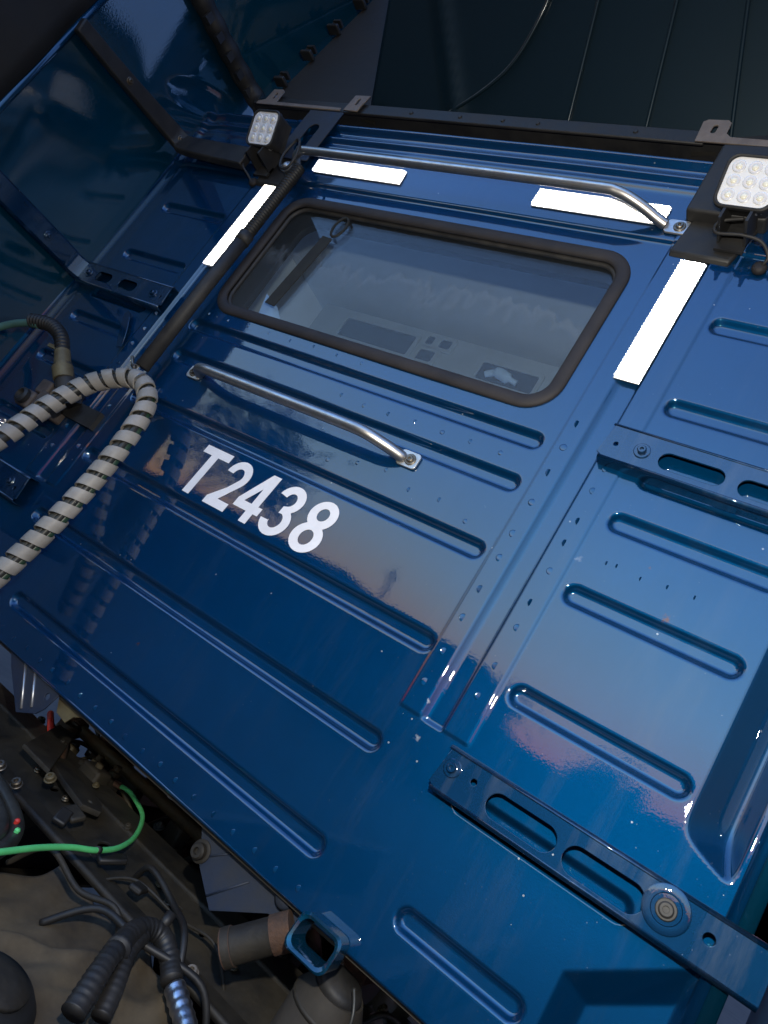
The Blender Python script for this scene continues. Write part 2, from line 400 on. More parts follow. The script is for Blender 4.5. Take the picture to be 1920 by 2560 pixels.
tree('second tall tree across the yard beside the far flat building', -27.5, -26, 13.5, 3.0, 2600, 4)
tree('broad tree across the yard behind the flat roofed block', -9.4, -33, 5.9, 2.2, 2600, 5)
tree('small tree across the yard at the end of the long building', 3.6, -26, 4.8, 1.6, 1600, 6)
tree('short bushy tree across the yard in front of the long building', -2.6, -27, 4.6, 1.6, 1600, 8)

# ================================================================== TRUCK CAB
cab = empty('truck_cab', (0, 1.0, 1.10), 'blue painted truck cab seen from behind with ribbed rear wall', 'truck cab')
ribs = []   # (x0, x1, zc)
for z, x0, x1 in ((1.994, -.52, .524), (1.897, -.50, .527), (1.750, -.53, .534), (1.560, -.54, .543), (1.372, -.55, .552), (1.187, -.42, .561)):
    ribs.append((x0, x1, z))
for s in (-1, 1):
    for z, a, b in ((2.340, .689, .975), (2.145, .689, .978), (1.992, .712, .978), (1.898, .700, .985), (1.748, .692, .987), (1.556, .695, .991), (1.372, .70, .99), (1.185, .708, .925)):
        ribs.append((a, b, z) if s > 0 else (-b, -a, z))
def wall_height(X, Z):
    """inward depth (m) of the pressed sheet"""
    H = np.zeros_like(X)
    for x0, x1, zc in ribs:
        r = .0205; cx = np.clip(X, x0 + r, x1 - r)
        d = r - np.hypot(X - cx, Z - zc)
        H += .0118 * sm(0.0, .0115, d) * (d > 0)
    A = np.abs(X)
    act = sm(1.444, 1.449, Z)
    H -= act * .0028 * sm(.5425, .5455, A) * (1 - sm(.584, .590, A))
    H += act * .0050 * sm(.586, .600, A) * (1 - sm(.6290, .6315, A))
    H -= act * .0028 * sm(.6295, .6325, A) * (1 - sm(.678, .683, A))
    # steps and beads under the roof edge
    H -= .005 * sm(2.508, 2.522, Z)
    for zc, hgt, w in ((2.655, .004, .009), (2.684, .011, .012), (2.728, .014, .013)):
        H -= hgt * np.exp(-((Z - zc) / w) ** 2)
    # corner pillar groove and wheel-arch recess
    dl = (A - 1.000); db = ((Z - 1.474) * .93 + (A - 1.07) * .36); dr = (1.078 - A)
    a_, b_, c_ = dl * .62, db * .8, dr * 1.7; kk_ = 140.0
    H += np.clip(-np.log(np.exp(-kk_ * a_) + np.exp(-kk_ * b_) + np.exp(-kk_ * c_)) / kk_, 0, .036) * np.where(X > 0, 1.0, .22)
    dl2 = (A - .943); dt = (1.262 + (A - .943) * .73 - Z) * .81
    q = np.minimum(dl2, dt)
    H += .030 * np.clip(q / .040, 0, 1) * (1 - sm(1.075, 1.095, A))
    # slight oil-canning of the sheet
    H += .0009 * np.sin(X * 5.1 + 1.3) * np.sin(Z * 6.3 + .4) + .0004 * np.sin(X * 13.0 + Z * 4.0) * np.sin(Z * 11.0)
    return H
DX = .003
xs = np.arange(-1.098, 1.0981, DX); zs = np.arange(1.100, 2.7431, DX)
X, Z = np.meshgrid(xs, zs); Hh = wall_height(X, Z)
nx, nz_ = len(xs), len(zs)
V = np.stack([X, Hh, Z], -1).reshape(-1, 3)
I = np.arange(nx * nz_).reshape(nz_, nx)
Q = np.stack([I[:-1, :-1], I[:-1, 1:], I[1:, 1:], I[1:, :-1]], -1).reshape(-1, 4)
cx = (xs[:-1] + DX / 2)[None, :].repeat(nz_ - 1, 0).ravel(); cz = (zs[:-1] + DX / 2)[:, None].repeat(nx - 1, 1).ravel()
def in_rr(x, z, hx, z0, z1, r):
    zc = (z0 + z1) / 2; hz = (z1 - z0) / 2
    dx = np.maximum(np.abs(x) - (hx - r), 0); dz = np.maximum(np.abs(z - zc) - (hz - r), 0)
    return (np.hypot(dx, dz) < r)
Q = Q[~in_rr(cx, cz, .484, 2.070, 2.449, .065)]
me = bpy.data.meshes.new('rear_wall')
me.vertices.add(len(V)); me.vertices.foreach_set('co', V.ravel())
me.loops.add(len(Q) * 4); me.loops.foreach_set('vertex_index', Q.ravel().astype(np.int32))
me.polygons.add(len(Q)); me.polygons.foreach_set('loop_start', np.arange(0, len(Q) * 4, 4, dtype=np.int32))
me.update(calc_edges=True); me.validate()
link('rear_wall', me, M_paint, cab)

# rolled lower edge and rest of the shell
link('lower_edge', tube([(-1.098, .004, 1.100), (1.098, .004, 1.100)], .0045, 8), M_paint, cab)
for s in (-1, 1):
    link('side_panel', tf(plate2d([(-.012, 1.10), (2.3, 1.10), (2.3, 2.72), (-.012, 2.72)], [rrect(1.00, 2.18, 1.60, 2.60, .06)], .02, .002), Matrix.Translation((s * 1.110, 0, 0)) @ Matrix(((0, 0, 1, 0), (1, 0, 0, 0), (0, 1, 0, 0), (0, 0, 0, 1)))), M_paint2, cab, smooth=False)
    link('corner_edge', tube([(s * 1.097, .0, 1.10), (s * 1.097, .0, 2.72)], .012, 10), M_paint, cab)
link('floor_pan', box(-1.09, 1.09, .016, 2.3, 1.088, 1.098), M_grime, cab, smooth=False)
link('roof', join(box(-1.09, 1.09, .03, 2.3, 2.728, 2.745)), M_black, cab, smooth=False)
link('front_wall', box(-1.09, 1.09, 2.28, 2.30, 1.10, 1.55), M_inner, cab, smooth=False)
link('windscreen_header', box(-1.09, 1.09, 2.28, 2.30, 2.66, 2.725), M_inner, cab, smooth=False)
link('headliner', box(-1.08, 1.08, .05, 2.25, 2.700, 2.715), M_liner, cab, smooth=False)
for s in (-1, 1): link('trim_panel', tf(plate2d([(.05, 1.11), (2.25, 1.11), (2.25, 2.70), (.05, 2.70)], [rrect(1.00, 2.18, 1.60, 2.60, .06)], .02, .002), Matrix.Translation((s * 1.075, 0, 0)) @ Matrix(((0, 0, 1, 0), (1, 0, 0, 0), (0, 1, 0, 0), (0, 0, 0, 1)))), M_inner, cab, smooth=False)
# inner rear trim round the window
inner = rrect(-.475, .475, 2.078, 2.442, .055, 8)
link('bounce_floor', box(-1.05, 1.05, .1, 2.25, 1.11, 1.13), M_inner, cab, smooth=False)  # unseen pale floor added to bounce light up into the cab
link('bounce_block', box(-1.05, 1.05, .12, .70, 1.45, 1.62), M_inner, cab, smooth=False)  # unseen pale block added to bounce light behind the window
link('inner_trim', plate_xz([(-1.05, 1.15), (1.05, 1.15), (1.05, 2.69), (-1.05, 2.69)], [inner], .02, .075), M_darkin, cab, smooth=False)
# overhead console; dark slabs paint the shade of open compartments
con = link('overhead_console', box(-.95, .95, .77, 1.1, 2.50, 2.66), M_dash, cab, smooth=False)
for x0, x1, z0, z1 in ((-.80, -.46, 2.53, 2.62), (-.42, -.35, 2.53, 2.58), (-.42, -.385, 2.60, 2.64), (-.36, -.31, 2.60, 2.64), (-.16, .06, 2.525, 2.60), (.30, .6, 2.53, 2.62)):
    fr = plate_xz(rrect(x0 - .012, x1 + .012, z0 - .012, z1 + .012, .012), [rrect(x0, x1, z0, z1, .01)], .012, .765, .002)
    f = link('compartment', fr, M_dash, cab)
    link('recess', box(x0, x1, .764, .768, z0, z1), M_darkin, f, smooth=False)  # dark slab on the solid front, painted as a shaded hollow
# gloves lying in a compartment
gm = tube(catmull([(-.12, .75, 2.545), (-.08, .745, 2.56), (-.04, .745, 2.552), (.0, .75, 2.545)], 6), [.012] * 6 + [.02] * 8 + [.01] * 5, 10)
link('cloth', gm, M_card, con)

# window: rubber gasket + glass
win = empty('rear_window', (0, .01, 2.06), 'x', 'x'); del win['label'], win['category']
win.parent = cab; win.location = Vector((0, .01, 2.06)) - ORI[cab]
gp_ = [(x, -.006, z) for x, z in rrect(-.488, .488, 2.066, 2.453, .060, 10)]
an = np.linspace(0, 2 * math.pi, 18, endpoint=False)
def dens(pts, step=.02):
    out = []; m_ = len(pts)
    for i in range(m_):
        a = np.array(pts[i]); b = np.array(pts[(i + 1) % m_]); k = max(1, int(np.linalg.norm(b - a) / step))
        for t in range(k): out.append(a + (b - a) * t / k)
    return np.array(out)
gk = dens(gp_); 
gv = tube(gk, .0150, 18, True)
co = np.array([v.co for v in gv.vertices]); co[:, 1] = -.002 + (co[:, 1] + .006) * .55
for v, c in zip(gv.vertices, co): v.co = c
link('gasket', gv, M_rubber, win)
lip = tube(dens([(x, .010, z) for x, z in rrect(-.474, .474, 2.080, 2.439, .050, 10)]), .006, 8, True)
link('gasket_lip', lip, M_blackpl, win)
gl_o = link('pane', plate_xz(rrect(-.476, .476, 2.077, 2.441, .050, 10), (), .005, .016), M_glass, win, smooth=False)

# spot-weld dimples and small dents, shared mesh
dm = lathe([(.0075, -.0006), (.0062, .0003), (.0048, .0009), (.0030, .0013), (.0010, .0015)], 14)
dm.materials.append(M_paint); dm.polygons.foreach_set('use_smooth', [True] * len(dm.polygons))
def dimple(x, z, s=1.0):
    o = bpy.data.objects.new('weld_dimple', dm); COL.objects.link(o); o.parent = cab
    h = float(wall_height(np.array([x]), np.array([z]))[0])
    o.location = Vector((x, h - .0002, z)) - ORI[cab]; o.rotation_euler = (math.radians(90), 0, random.random()); o.scale = (s, s, s * random.uniform(.18, .42))
for s in (-1, 1):
    for k in range(10):
        if s > 0 or k % 2: dimple(s * (.565 + random.uniform(-.002, .002)), 1.50 + k * .062 + random.uniform(-.006, .006))
        dimple(s * (.655 + random.uniform(-.003, .003)), 1.53 + k * .058 + random.uniform(-.01, .01), .9)
for k in range(26): dimple(-.74 + k * .052 + random.uniform(-.004, .004), 1.122 + random.uniform(-.003, .003), .8)
for x_ in (.735, .752, .795, .838, .881): dimple(x_, 1.822 + random.uniform(-.006, .006), .5)
for k in range(5): dimple(.74 + k * .055, 2.075 - .02, .6)
for k in range(7): dimple(.05 + k * .068, 1.945 + random.uniform(-.004, .004), .7)
for k in range(6): dimple(.12 + k * .07, 1.655 + random.uniform(-.02, .02) + .15, .7)
for k in range(8): dimple(-.48 + k * .075 + .0, 2.037 + random.uniform(-.003, .003), .55)

# ================================================================== UNIT NUMBER
num = empty('unit_number', (0, 0, 1.59), 'white vinyl number T2438 stuck between two ribs of the wall', 'number decal')
def glyph(outer, holes, x0):
    me = plate_xz([(x0 + a + .12 * b, 1.5905 + b) for a, b in outer], [[(x0 + a + .12 * b, 1.5905 + b) for a, b in h] for h in holes], .0006, 0, .0001)
    for v in me.vertices:
        v.co.y += float(wall_height(np.array([v.co.x]), np.array([v.co.z]))[0]) - .0009
    link('character', me, M_white, num, smooth=False)
HG = .1235; ST = .0205
def densify(p, step=.01):
    out = []
    for i in range(len(p)):
        a = np.array(p[i]); b = np.array(p[(i + 1) % len(p)]); k = max(1, int(np.hypot(*(b - a)) / step))
        out += [tuple(a + (b - a) * t / k) for t in range(k)]
    return out
glyph(densify([(.0300, 0), (.0520, 0), (.0520, HG - .0200), (.0875, HG - .0200), (.0875, HG), (0, HG), (0, HG - .0200), (.0300, HG - .0200)]), [], -.2075)
def arc(cx, cy, rx, ry, a0, a1, n=18): return [(cx + rx * math.cos(math.radians(a0 + (a1 - a0) * k / n)), cy + ry * math.sin(math.radians(a0 + (a1 - a0) * k / n))) for k in range(n + 1)]
# 2
two = arc(.036, HG - .036, .036, .036, 178, -32) + [(.0335, .0205), (.0715, .0205), (.0715, 0), (.0, 0), (.0, .0175), (.034, .053)] + arc(.036, HG - .0365, .0160, .0175, -30, 178)
glyph([(x * .965, y) for x, y in two], [], -.1075)
# 4
glyph([(.042, 0), (.063, 0), (.063, .026), (.076, .026), (.076, .045), (.063, .045), (.063, HG), (.040, HG), (0, .046), (0, .026), (.042, .026)], [[(.042, .045), (.042, .086), (.0185, .045)]], -.030)
# 3
three = arc(.035, HG - .033, .034, .033, 172, -50) + arc(.0355, .0355, .0365, .0355, 55, -172) + [(.0215, .031)] + arc(.0355, .037, .0160, .0185, -170, 78) + [(.030, .0545), (.030, .0715)] + arc(.035, HG - .034, .0140, .0160, -75, 172)
glyph(three, [], .0555)
# 8
ys = np.linspace(0, HG, 60)
def hw(y):
    a = 1 - ((y - .0345) / .0345) ** 2; b = 1 - ((y - (HG - .033)) / .033) ** 2
    return max(.037 * math.sqrt(max(a, 0)), .0335 * math.sqrt(max(b, 0)), 1e-4)
ya = [.0345 - .0345 * math.cos(math.pi * k / 24) for k in range(25)]; yb = [HG - .033 - .033 * math.cos(math.pi * k / 24) for k in range(25)]
yy = sorted(set([round(y, 5) for y in ya + yb]))
right = [(.037 + hw(y), y) for y in yy]; left = [(.037 - hw(y), y) for y in reversed(yy)]
glyph(right + left, [arc(.037, .035, .0160, .0180, 0, 345, 23), arc(.037, HG - .0320, .0140, .0150, 0, 345, 23)], .1440)
bpy.context.view_layer.update()

# ================================================================== REFLECTIVE TAPE
def tape(label, x0, x1, z0, z1, lean, cant, dip):
    """strip of cube-corner sheeting; the ends are cut slightly aslant"""
    # sheeting made of small canted facets, each facet a field of cube corners
    a = .0017; w, h = x1 - x0, z1 - z0; V = []; Fc = []
    cxm, czm = (x0 + x1) / 2, (z0 + z1) / 2
    nrm = Vector((1, 1, 1)).normalized(); ax = Vector((1, -1, 0)).normalized(); ay = nrm.cross(ax)
    B = Matrix((ax, ay, nrm))                       # cube frame -> x, y in the facet, z out of it
    hh = wall_height(np.linspace(x0, x1, 12), np.full(12, czm)); base_y = float(hh.min())
    Rm = Matrix.Rotation(math.radians(cant), 3, 'Y') @ Matrix.Rotation(math.radians(dip), 3, 'X') @ B
    nu, nv = max(1, round(w / .0070)), max(1, round(h / .0070)); tw, th = w / nu, h / nv
    cell = []; K = 14
    for i in range(-K, K + 1):
        for j in range(-K, K + 1):
            q = Rm @ (Vector((i, j, -i - j)) * a)
            if abs(q.x) <= tw / 2 and abs(q.y) <= th / 2:
                cell.append([tuple(Rm @ ((Vector((i, j, -i - j)) + Vector(p)) * a)) for p in ((0, 0, 0), (1, 0, 0), (1, 1, 0), (0, 1, 0), (0, 1, 1), (0, 0, 1), (1, 0, 1))])
    zmin = min(q[2] for c in cell for q in c)
    for iu in range(nu):
        for iv in range(nv):
            Y_ = (iv + .5) * th - h / 2; X_ = (iu + .5) * tw - w / 2 - lean * Y_
            for c in cell:
                k0 = len(V)
                V += [(cxm + X_ + q[0], base_y - .0032 - (q[2] - zmin), czm + Y_ + q[1]) for q in c]
                Fc += [(k0, k0 + 1, k0 + 2, k0 + 3), (k0, k0 + 3, k0 + 4, k0 + 5), (k0, k0 + 5, k0 + 6, k0 + 1)]
    W = V
    t = empty('reflective_tape', (cxm, 0, z0), label, 'reflective tape', 'strips of reflective tape on the cab wall')
    link('prism_layer', mesh(W, Fc), M_retro, t, smooth=False)
    o = [(x0 - lean * 0, z0), (x1, z0), (x1, z1), (x0, z1)]
    if lean: o = [(cxm + sx_ * w / 2 - lean * sy_ * h / 2, czm + sy_ * h / 2) for sx_, sy_ in ((-1, -1), (1, -1), (1, 1), (-1, 1))]
    link('backing', plate_xz(o, (), .0012, base_y - .0024), M_tapeback, t, smooth=False)
tape('white reflective strip running down the wall from the plain black post plate', .581, .630, 2.170, 2.470, 0.0, 14, 28)
tape('white reflective strip beside the black conduit tube', -.624, -.577, 2.174, 2.478, 0.0, 42, 20)
tape('white horizontal reflective strip near the conduit top, below the steel grab bar', -.497, -.190, 2.555, 2.598, .12, 40, 28)
tape('white horizontal reflective strip crossed by the bent end of the grab bar', .198, .504, 2.551, 2.600, .0, 24, 32)

# ================================================================== GRAB BARS
def grab(label, name, pts, plates, r, mt):
    g_ = empty(name, (plates[0][0], 0, plates[0][1]), label, 'grab bar', 'grab bars on the cab wall')
    b = link('bar', tube(catmull(pts, 10), r, 20), mt, g_)
    for (x, z, sg, sw) in plates:
        h = float(wall_height(np.array([x]), np.array([z]))[0]) - .004
        o = rrect(min(x - .026 * sg, x + .02 * sg), max(x - .026 * sg, x + .02 * sg), z - sw, z + sw, .007, 4)
        pl = link('mounting_plate', plate_xz(o, (), .005, h, .001), M_zinc, g_)
        me_ = tf(bolt_mesh(.0075, .0125, .007), Matrix.Translation((x + .002 * sg, h - .0025, z)) @ ROTOUT)
        ORI[pl] = ORI[g_]
        auto(link('bolt', me_, M_bolt, pl), 30)
    return g_
grab('short dull aluminium grab bar bolted under the window above the number', 'grab_bar',
     [(-.362, -.004, 1.866), (-.355, -.014, 1.866), (-.335, -.040, 1.864), (-.300, -.058, 1.862), (-.24, -.062, 1.861), (0, -.062, 1.861), (.14, -.062, 1.861), (.20, -.058, 1.861), (.245, -.034, 1.861), (.272, -.012, 1.861), (.278, -.004, 1.861)],
     [(-.382, 1.866, -1, .016), (.296, 1.862, 1, .017)], .0125, M_alu)
grab('long polished steel grab bar across the wall above the window', 'grab_bar',
     [(-.545, -.012, 2.545), (-.54, -.03, 2.549), (-.532, -.054, 2.556), (-.510, -.066, 2.561), (-.47, -.070, 2.563), (0, -.070, 2.566), (.34, -.070, 2.566), (.405, -.066, 2.565), (.455, -.045, 2.560), (.495, -.020, 2.554), (.512, -.010, 2.552)],
     [(-.566, 2.545, -1, .013), (.540, 2.551, 1, .017)], .0115, M_alu)

# ================================================================== WORK LAMPS
def lamp(sx, label):
    cx_ = sx * .657; ct = Vector((cx_, -.100, 2.590))
    t = empty('work_lamp', (cx_, -.06, 2.50), label, 'work lamp', 'square work lamps on the upper wall')
    # local lamp frame: x right, y up the face, z out of the face
    tilt = math.radians(24); yaw = math.radians(0)
    Mx = Matrix.Translation(ct) @ Matrix.Rotation(yaw, 4, 'Z') @ Matrix.Rotation(tilt, 4, 'X') @ Matrix.Rotation(math.radians(90), 4, 'X')
    # housing as stacked rounded-square rings
    V = []; Fc = []
    rings = [(.030, -.046, .010), (.046, -.040, .014), (.050, -.012, .018), (.0535, -.004, .020), (.0535, .007, .020), (.0510, .009, .019), (.0485, .008, .018), (.0475, .001, .018)]
    for hw_, z_, rr in rings:
        V += [(a, b * .95, z_) for a, b in rrect(-hw_, hw_, -hw_, hw_, rr, 6)]
    k = len(V) // len(rings)
    for i in range(len(rings) - 1):
        for j in range(k): Fc.append((i * k + j, i * k + (j + 1) % k, (i + 1) * k + (j + 1) % k, (i + 1) * k + j))
    Fc.append(tuple(range(k - 1, -1, -1))); Fc.append(tuple((len(rings) - 1) * k + j for j in range(k)))
    hs = auto(link('housing', tf(mesh(V, Fc), Mx), M_blackpl, t), 40)
    fins = [box(-.036 + f * .012 - .002, -.036 + f * .012 + .002, -.04, .04, -.060, -.030) for f in range(7)]
    link('cooling_fin', tf(join(*fins), Mx), M_blackpl, hs, smooth=False)
    ln = link('lens', tf(plate2d([(a, b * .95) for a, b in rrect(-.0470, .0470, -.0470, .0470, .018, 6)], (), .003, .0008), Mx @ Matrix.Translation((0, 0, .0035))), M_lens, t, smooth=False)
    cup = lathe([(.0115, 0.0), (.0122, .0012), (.011, .0016), (.006, .0006)], 14); die = lathe([(.0062, 0), (.006, .0016), (.003, .0030)], 12)
    for a in (-1, 0, 1):
        for b in (-1, 0, 1):
            mm = Mx @ Matrix.Translation((a * .029, b * .027, .0051))
            c_ = link('reflector_cup', tf(cup.copy(), mm), M_refl, ln); link('led', tf(die.copy(), mm), M_led, ln)
    # bracket: yoke and foot on the wall
    yk = [(cx_ - .024, -.045, 2.548), (cx_ - .024, -.02, 2.520), (cx_ + .024, -.02, 2.520), (cx_ + .024, -.045, 2.548)]
    link('yoke', join(box(cx_ - .027, cx_ - .022, -.085, -.016, 2.515, 2.578), box(cx_ + .022, cx_ + .027, -.085, -.016, 2.515, 2.578), box(cx_ - .027, cx_ + .027, -.022, -.016, 2.50, 2.535)), M_black, t, smooth=False)
    for s2 in (-1, 1):
        me_ = tf(bolt_mesh(.006, .009, .012), Matrix.Translation((cx_ + s2 * .027, -.068, 2.560)) @ Matrix.Rotation(math.radians(90 * s2), 4, 'Y'))
        auto(link('bolt', me_, M_zinc, t), 30)
    # cable with grommet
    if sx > 0:
        pth = [(cx_ + .01, -.06, 2.545), (cx_ - .03, -.055, 2.535), (cx_ - .028, -.05, 2.512), (cx_ + .02, -.05, 2.515), (cx_ + .055, -.04, 2.515), (cx_ + .075, -.025, 2.497), (cx_ + .070, -.012, 2.487), (cx_ + .066, .01, 2.486)]
        gx = cx_ + .066
    else:
        pth = [(cx_ - .005, -.06, 2.545), (cx_ - .05, -.058, 2.560), (cx_ - .075, -.05, 2.545), (cx_ - .075, -.035, 2.515), (cx_ - .045, -.022, 2.494), (cx_ - .026, -.012, 2.482), (cx_ - .024, .01, 2.481)]
        gx = cx_ - .024
    link('cable', tube(catmull(pth, 8), .0035, 8), M_blackpl, t)
    link('grommet', tf(lathe([(.013, 0), (.014, .006), (.011, .012), (.004, .013)], 16), Matrix.Translation((gx, -.002, 2.484)) @ ROTOUT), M_rubber, t)
    return t
lamp(-1, 'square LED work lamp with thin looped cable beside the coiled black ring and conduit')
lamp(1, 'square LED work lamp with yellowish diodes on the plain black post plate')

# black post plates that carry the lamps and the roof tabs
def post(sx, label):
    t = empty('lamp_post', (sx * .62, 0, 2.44), label, 'lamp post', 'black lamp post plates')
    x0, x1 = sorted((sx * .537, sx * .76))
    V = [(.545, -.040, 2.570), (.70, -.040, 2.570), (.72, -.044, 2.765), (.545, -.044, 2.755), (.545, .0, 2.570), (.70, .0, 2.570), (.72, .0, 2.765), (.545, .0, 2.755)]
    Fc = [(0, 1, 2, 3), (4, 7, 6, 5), (0, 4, 5, 1), (1, 5, 6, 2), (2, 6, 7, 3), (3, 7, 4, 0)]
    if sx < 0:
        V = [(-x, y, z) for x, y, z in V]; Fc = [f[::-1] for f in Fc]
    if sx > 0:
        o = link('upright', mesh(V, Fc), M_black, t); bevel(o, .006, 3)
    else:
        o_ = [(-.660, 2.60), (-.615, 2.585), (-.515, 2.630), (-.530, 2.768), (-.655, 2.768)]
        link('upright', plate_xz([(-.655, 2.575), (-.525, 2.575), (-.525, 2.768), (-.655, 2.768)], [rrect(-.612, -.570, 2.605, 2.715, .02, 8)], .004, -.024, .001), M_blueplate, t)
    V = [(.555, -.034, 2.445), (.675, -.034, 2.447), (.690, -.034, 2.585), (.560, -.034, 2.585), (.555, .002, 2.430), (.675, .002, 2.432), (.690, .002, 2.585), (.560, .002, 2.585)]
    Fc = [(0, 1, 2, 3), (4, 7, 6, 5), (0, 4, 5, 1), (1, 5, 6, 2), (2, 6, 7, 3), (3, 7, 4, 0)]
    V = [(x, min(y, .0) + (.012 if y < 0 else 0), z) for x, y, z in V]
    V = [(x, max(y, -.012), z) for x, y, z in V]
    V[0] = (.548, -.012, 2.487); V[1] = (.668, -.012, 2.484)
    V[4] = (.548, .0, 2.478); V[5] = (.668, .0, 2.476)
    if sx < 0: V = [(-x, y, z) for x, y, z in V]; Fc = [f[::-1] for f in Fc]
    o = link('foot', mesh(V, Fc), M_black, t); bevel(o, .004, 2)
    return t
post(1, 'plain black post plate behind the lamp with yellowish diodes')
post(-1, 'slotted dusty post plate behind the lamp with looped cable')

# ring of cable hanging on the grab bar end
link('cable_ring', tube(catmull([(-.545, -.075, 2.59), (-.515, -.085, 2.575), (-.497, -.08, 2.53), (-.51, -.07, 2.495), (-.545, -.065, 2.50), (-.565, -.065, 2.545)], 8, True), .0038, 8, True), M_blackpl,
     label='thin black cable ring hung over the end of the steel grab bar', cat='cable')

# ================================================================== CONDUIT TUBE
ct = empty('conduit_tube', (-.507, 0, 1.80), 'black conduit tube clipped down the wall beside the window, corrugated at its top', 'conduit')
link('smooth_tube', tube([(-.510, -.040, 1.812), (-.508, -.042, 2.10), (-.505, -.042, 2.262)], .0185, 18), M_blackpl, ct)
zz = np.arange(2.255, 2.530, .0022); rr_ = .0160 + .0022 * np.sin(np.arange(len(zz)) * math.pi / 2 + .4)
link('corrugated_tube', tube([(-.505 + .0 * q, -.042, q) for q in zz], rr_, 14), M_corr, ct)
link('collar', tube([(-.505, -.042, 2.246), (-.505, -.042, 2.275)], .0205, 18), M_blackpl, ct)
cp = link('clip', plate_xz(rrect(-.556, -.515, 1.782, 1.812, .004, 3), (), .003, -.044, .0006), M_zinc, ct)
link('wing_screw', join(tf(lathe([(.006, 0), (.006, .012), (.003, .014)], 12), Matrix.Translation((-.522, -.046, 1.803)) @ ROTOUT),
     tube(catmull([(-.540, -.060, 1.822), (-.530, -.060, 1.812), (-.522, -.058, 1.803), (-.510, -.062, 1.797), (-.500, -.064, 1.796)], 5), .004, 8)), M_bolt, ct)
ec = empty('eyelet_clamp', (-.56, -.02, 2.51), 'grey eyelet clamp holding the top of the conduit at the lamp', 'clamp')
link('eyelet', tf(lathe([(.018, 0), (.018, .005), (.012, .007), (.008, .007), (.007, .012), (.003, .012)], 18), Matrix.Translation((-.548, -.045, 2.520)) @ ROTOUT), M_zinc, ec)
link('strap', box(-.552, -.530, -.046, .0, 2.505, 2.535), M_black, ec, smooth=False)

# ================================================================== SPIRAL-WRAPPED HOSE
hs = empty('wrapped_hose', (-.5, -.06, 1.3), 'dark hose bundle in a grey spiral wrap, looped over the clip below the conduit', 'hose')
hp = catmull([(-.60, -.32, 1.18), (-.570, -.24, 1.345), (-.580, -.170, 1.470), (-.590, -.125, 1.590), (-.570, -.090, 1.695), (-.515, -.070, 1.752), (-.450, -.065, 1.768), (-.388, -.068, 1.740), (-.352, -.075, 1.685), (-.325, -.090, 1.575), (-.318, -.105, 1.435), (-.322, -.125, 1.290), (-.325, -.150, 1.185), (-.33, -.19, 1.06)], 26)
# arc-length resample
def resample(p, step):
    p = np.asarray(p); s = np.r_[0, np.cumsum(np.linalg.norm(np.diff(p, axis=0), axis=1))]; t = np.arange(0, s[-1], step)
    return np.stack([np.interp(t, s, p[:, i]) for i in range(3)], 1)
hp = resample(hp, .0028); T, U, W_ = frames(hp)
for nm, off, mt_, rad in (('hose_core', (.006, .0), M_hose, .0125), ('hose_core', (-.008, .006), M_green, .0095), ('hose_core', (-.005, -.010), M_hose, .008)):
    link(nm, tube(hp[::3] + U[::3] * off[0] + W_[::3] * off[1], rad, 14), mt_, hs)
pitch = .0420; wid = .0285; nn = int(wid / .0028)
V = []; Fc = []
kk = [0, 0, nn // 4, nn // 2, 3 * nn // 4, nn, nn]; rads = [.0210, .0246, .0251, .0252, .0251, .0246, .0210]
cnt = 0
for i in range(0, len(hp) - nn, 1):
    th0 = 2 * math.pi * (i * .0028) / pitch + .55 * math.sin(i * .031) + .35 * math.sin(i * .083 + 1)
    for q in range(0, 1):
        for k, r in zip(kk, rads):
            p = i + k
            V.append(hp[p] + (U[p] * math.cos(th0) + W_[p] * math.sin(th0)) * r)
    if cnt:
        a = (cnt - 1) * 7; b = cnt * 7
        for k in range(6): Fc.append((a + k, a + k + 1, b + k + 1, b + k))
    cnt += 1
o = link('spiral_wrap', mesh(V, Fc), M_wrap, hs); auto(o, 50)
# clamp ring near the crown of the loop
ci = int(np.argmin(np.linalg.norm(hp - np.array((-.448, -.065, 1.768)), axis=1)))
o = link('clamp', tube(hp[ci - 3:ci + 4], .0235, 22), M_zinc, hs); auto(o, 40)

# ================================================================== COUPLING ON THE OUTER WALL PANEL
cpg = empty('electric_coupling', (-.73, -.02, 1.56), 'dusty brown coupling block with brass plug and teal cable on the dark side panel', 'coupling')
for x0, x1, z0, z1, d in ((-.800, -.745, 1.575, 1.625, .075), (-.742, -.690, 1.585, 1.640, .070), (-.785, -.735, 1.628, 1.672, .060), (-.730, -.672, 1.642, 1.690, .055)):
    o = link('block', box(x0, x1, -d, .004, z0, z1), M_coup, cpg); bevel(o, .007, 3)
o = link('socket', tf(lathe([(.022, 0), (.022, .012), (.015, .016), (.013, .006)], 18), Matrix.Translation((-.772, -.075, 1.600)) @ ROTOUT), M_black, cpg); auto(o)
o = link('plug_body', tube([(-.660, -.03, 1.640), (-.700, -.06, 1.690), (-.730, -.075, 1.722)], [.030, .026, .024], 18), M_blackpl, cpg); auto(o)
o = link('plug_collar', tube([(-.700, -.065, 1.690), (-.722, -.075, 1.715), (-.7225, -.075, 1.716), (-.752, -.085, 1.752)], [.026, .027, .022, .020], 18), M_yellow, cpg); auto(o)
link('latch', box(-.80, -.745, -.10, -.092, 1.745, 1.755), M_yellow, cpg, smooth=False)
pth = resample(catmull([(-.752, -.085, 1.752), (-.785, -.095, 1.785), (-.835, -.105, 1.800), (-.885, -.115, 1.792), (-.905, -.118, 1.785)], 12), .002)
link('boot', tube(pth, .0185 + .0016 * np.sin(np.arange(len(pth)) * 1.2), 14), M_corr, cpg)
link('cable', tube(catmull([(-.87, -.112, 1.785), (-.92, -.120, 1.772), (-.975, -.13, 1.735), (-1.02, -.15, 1.66), (-1.03, -.17, 1.5)], 10), .0105, 12), M_teal, cpg)
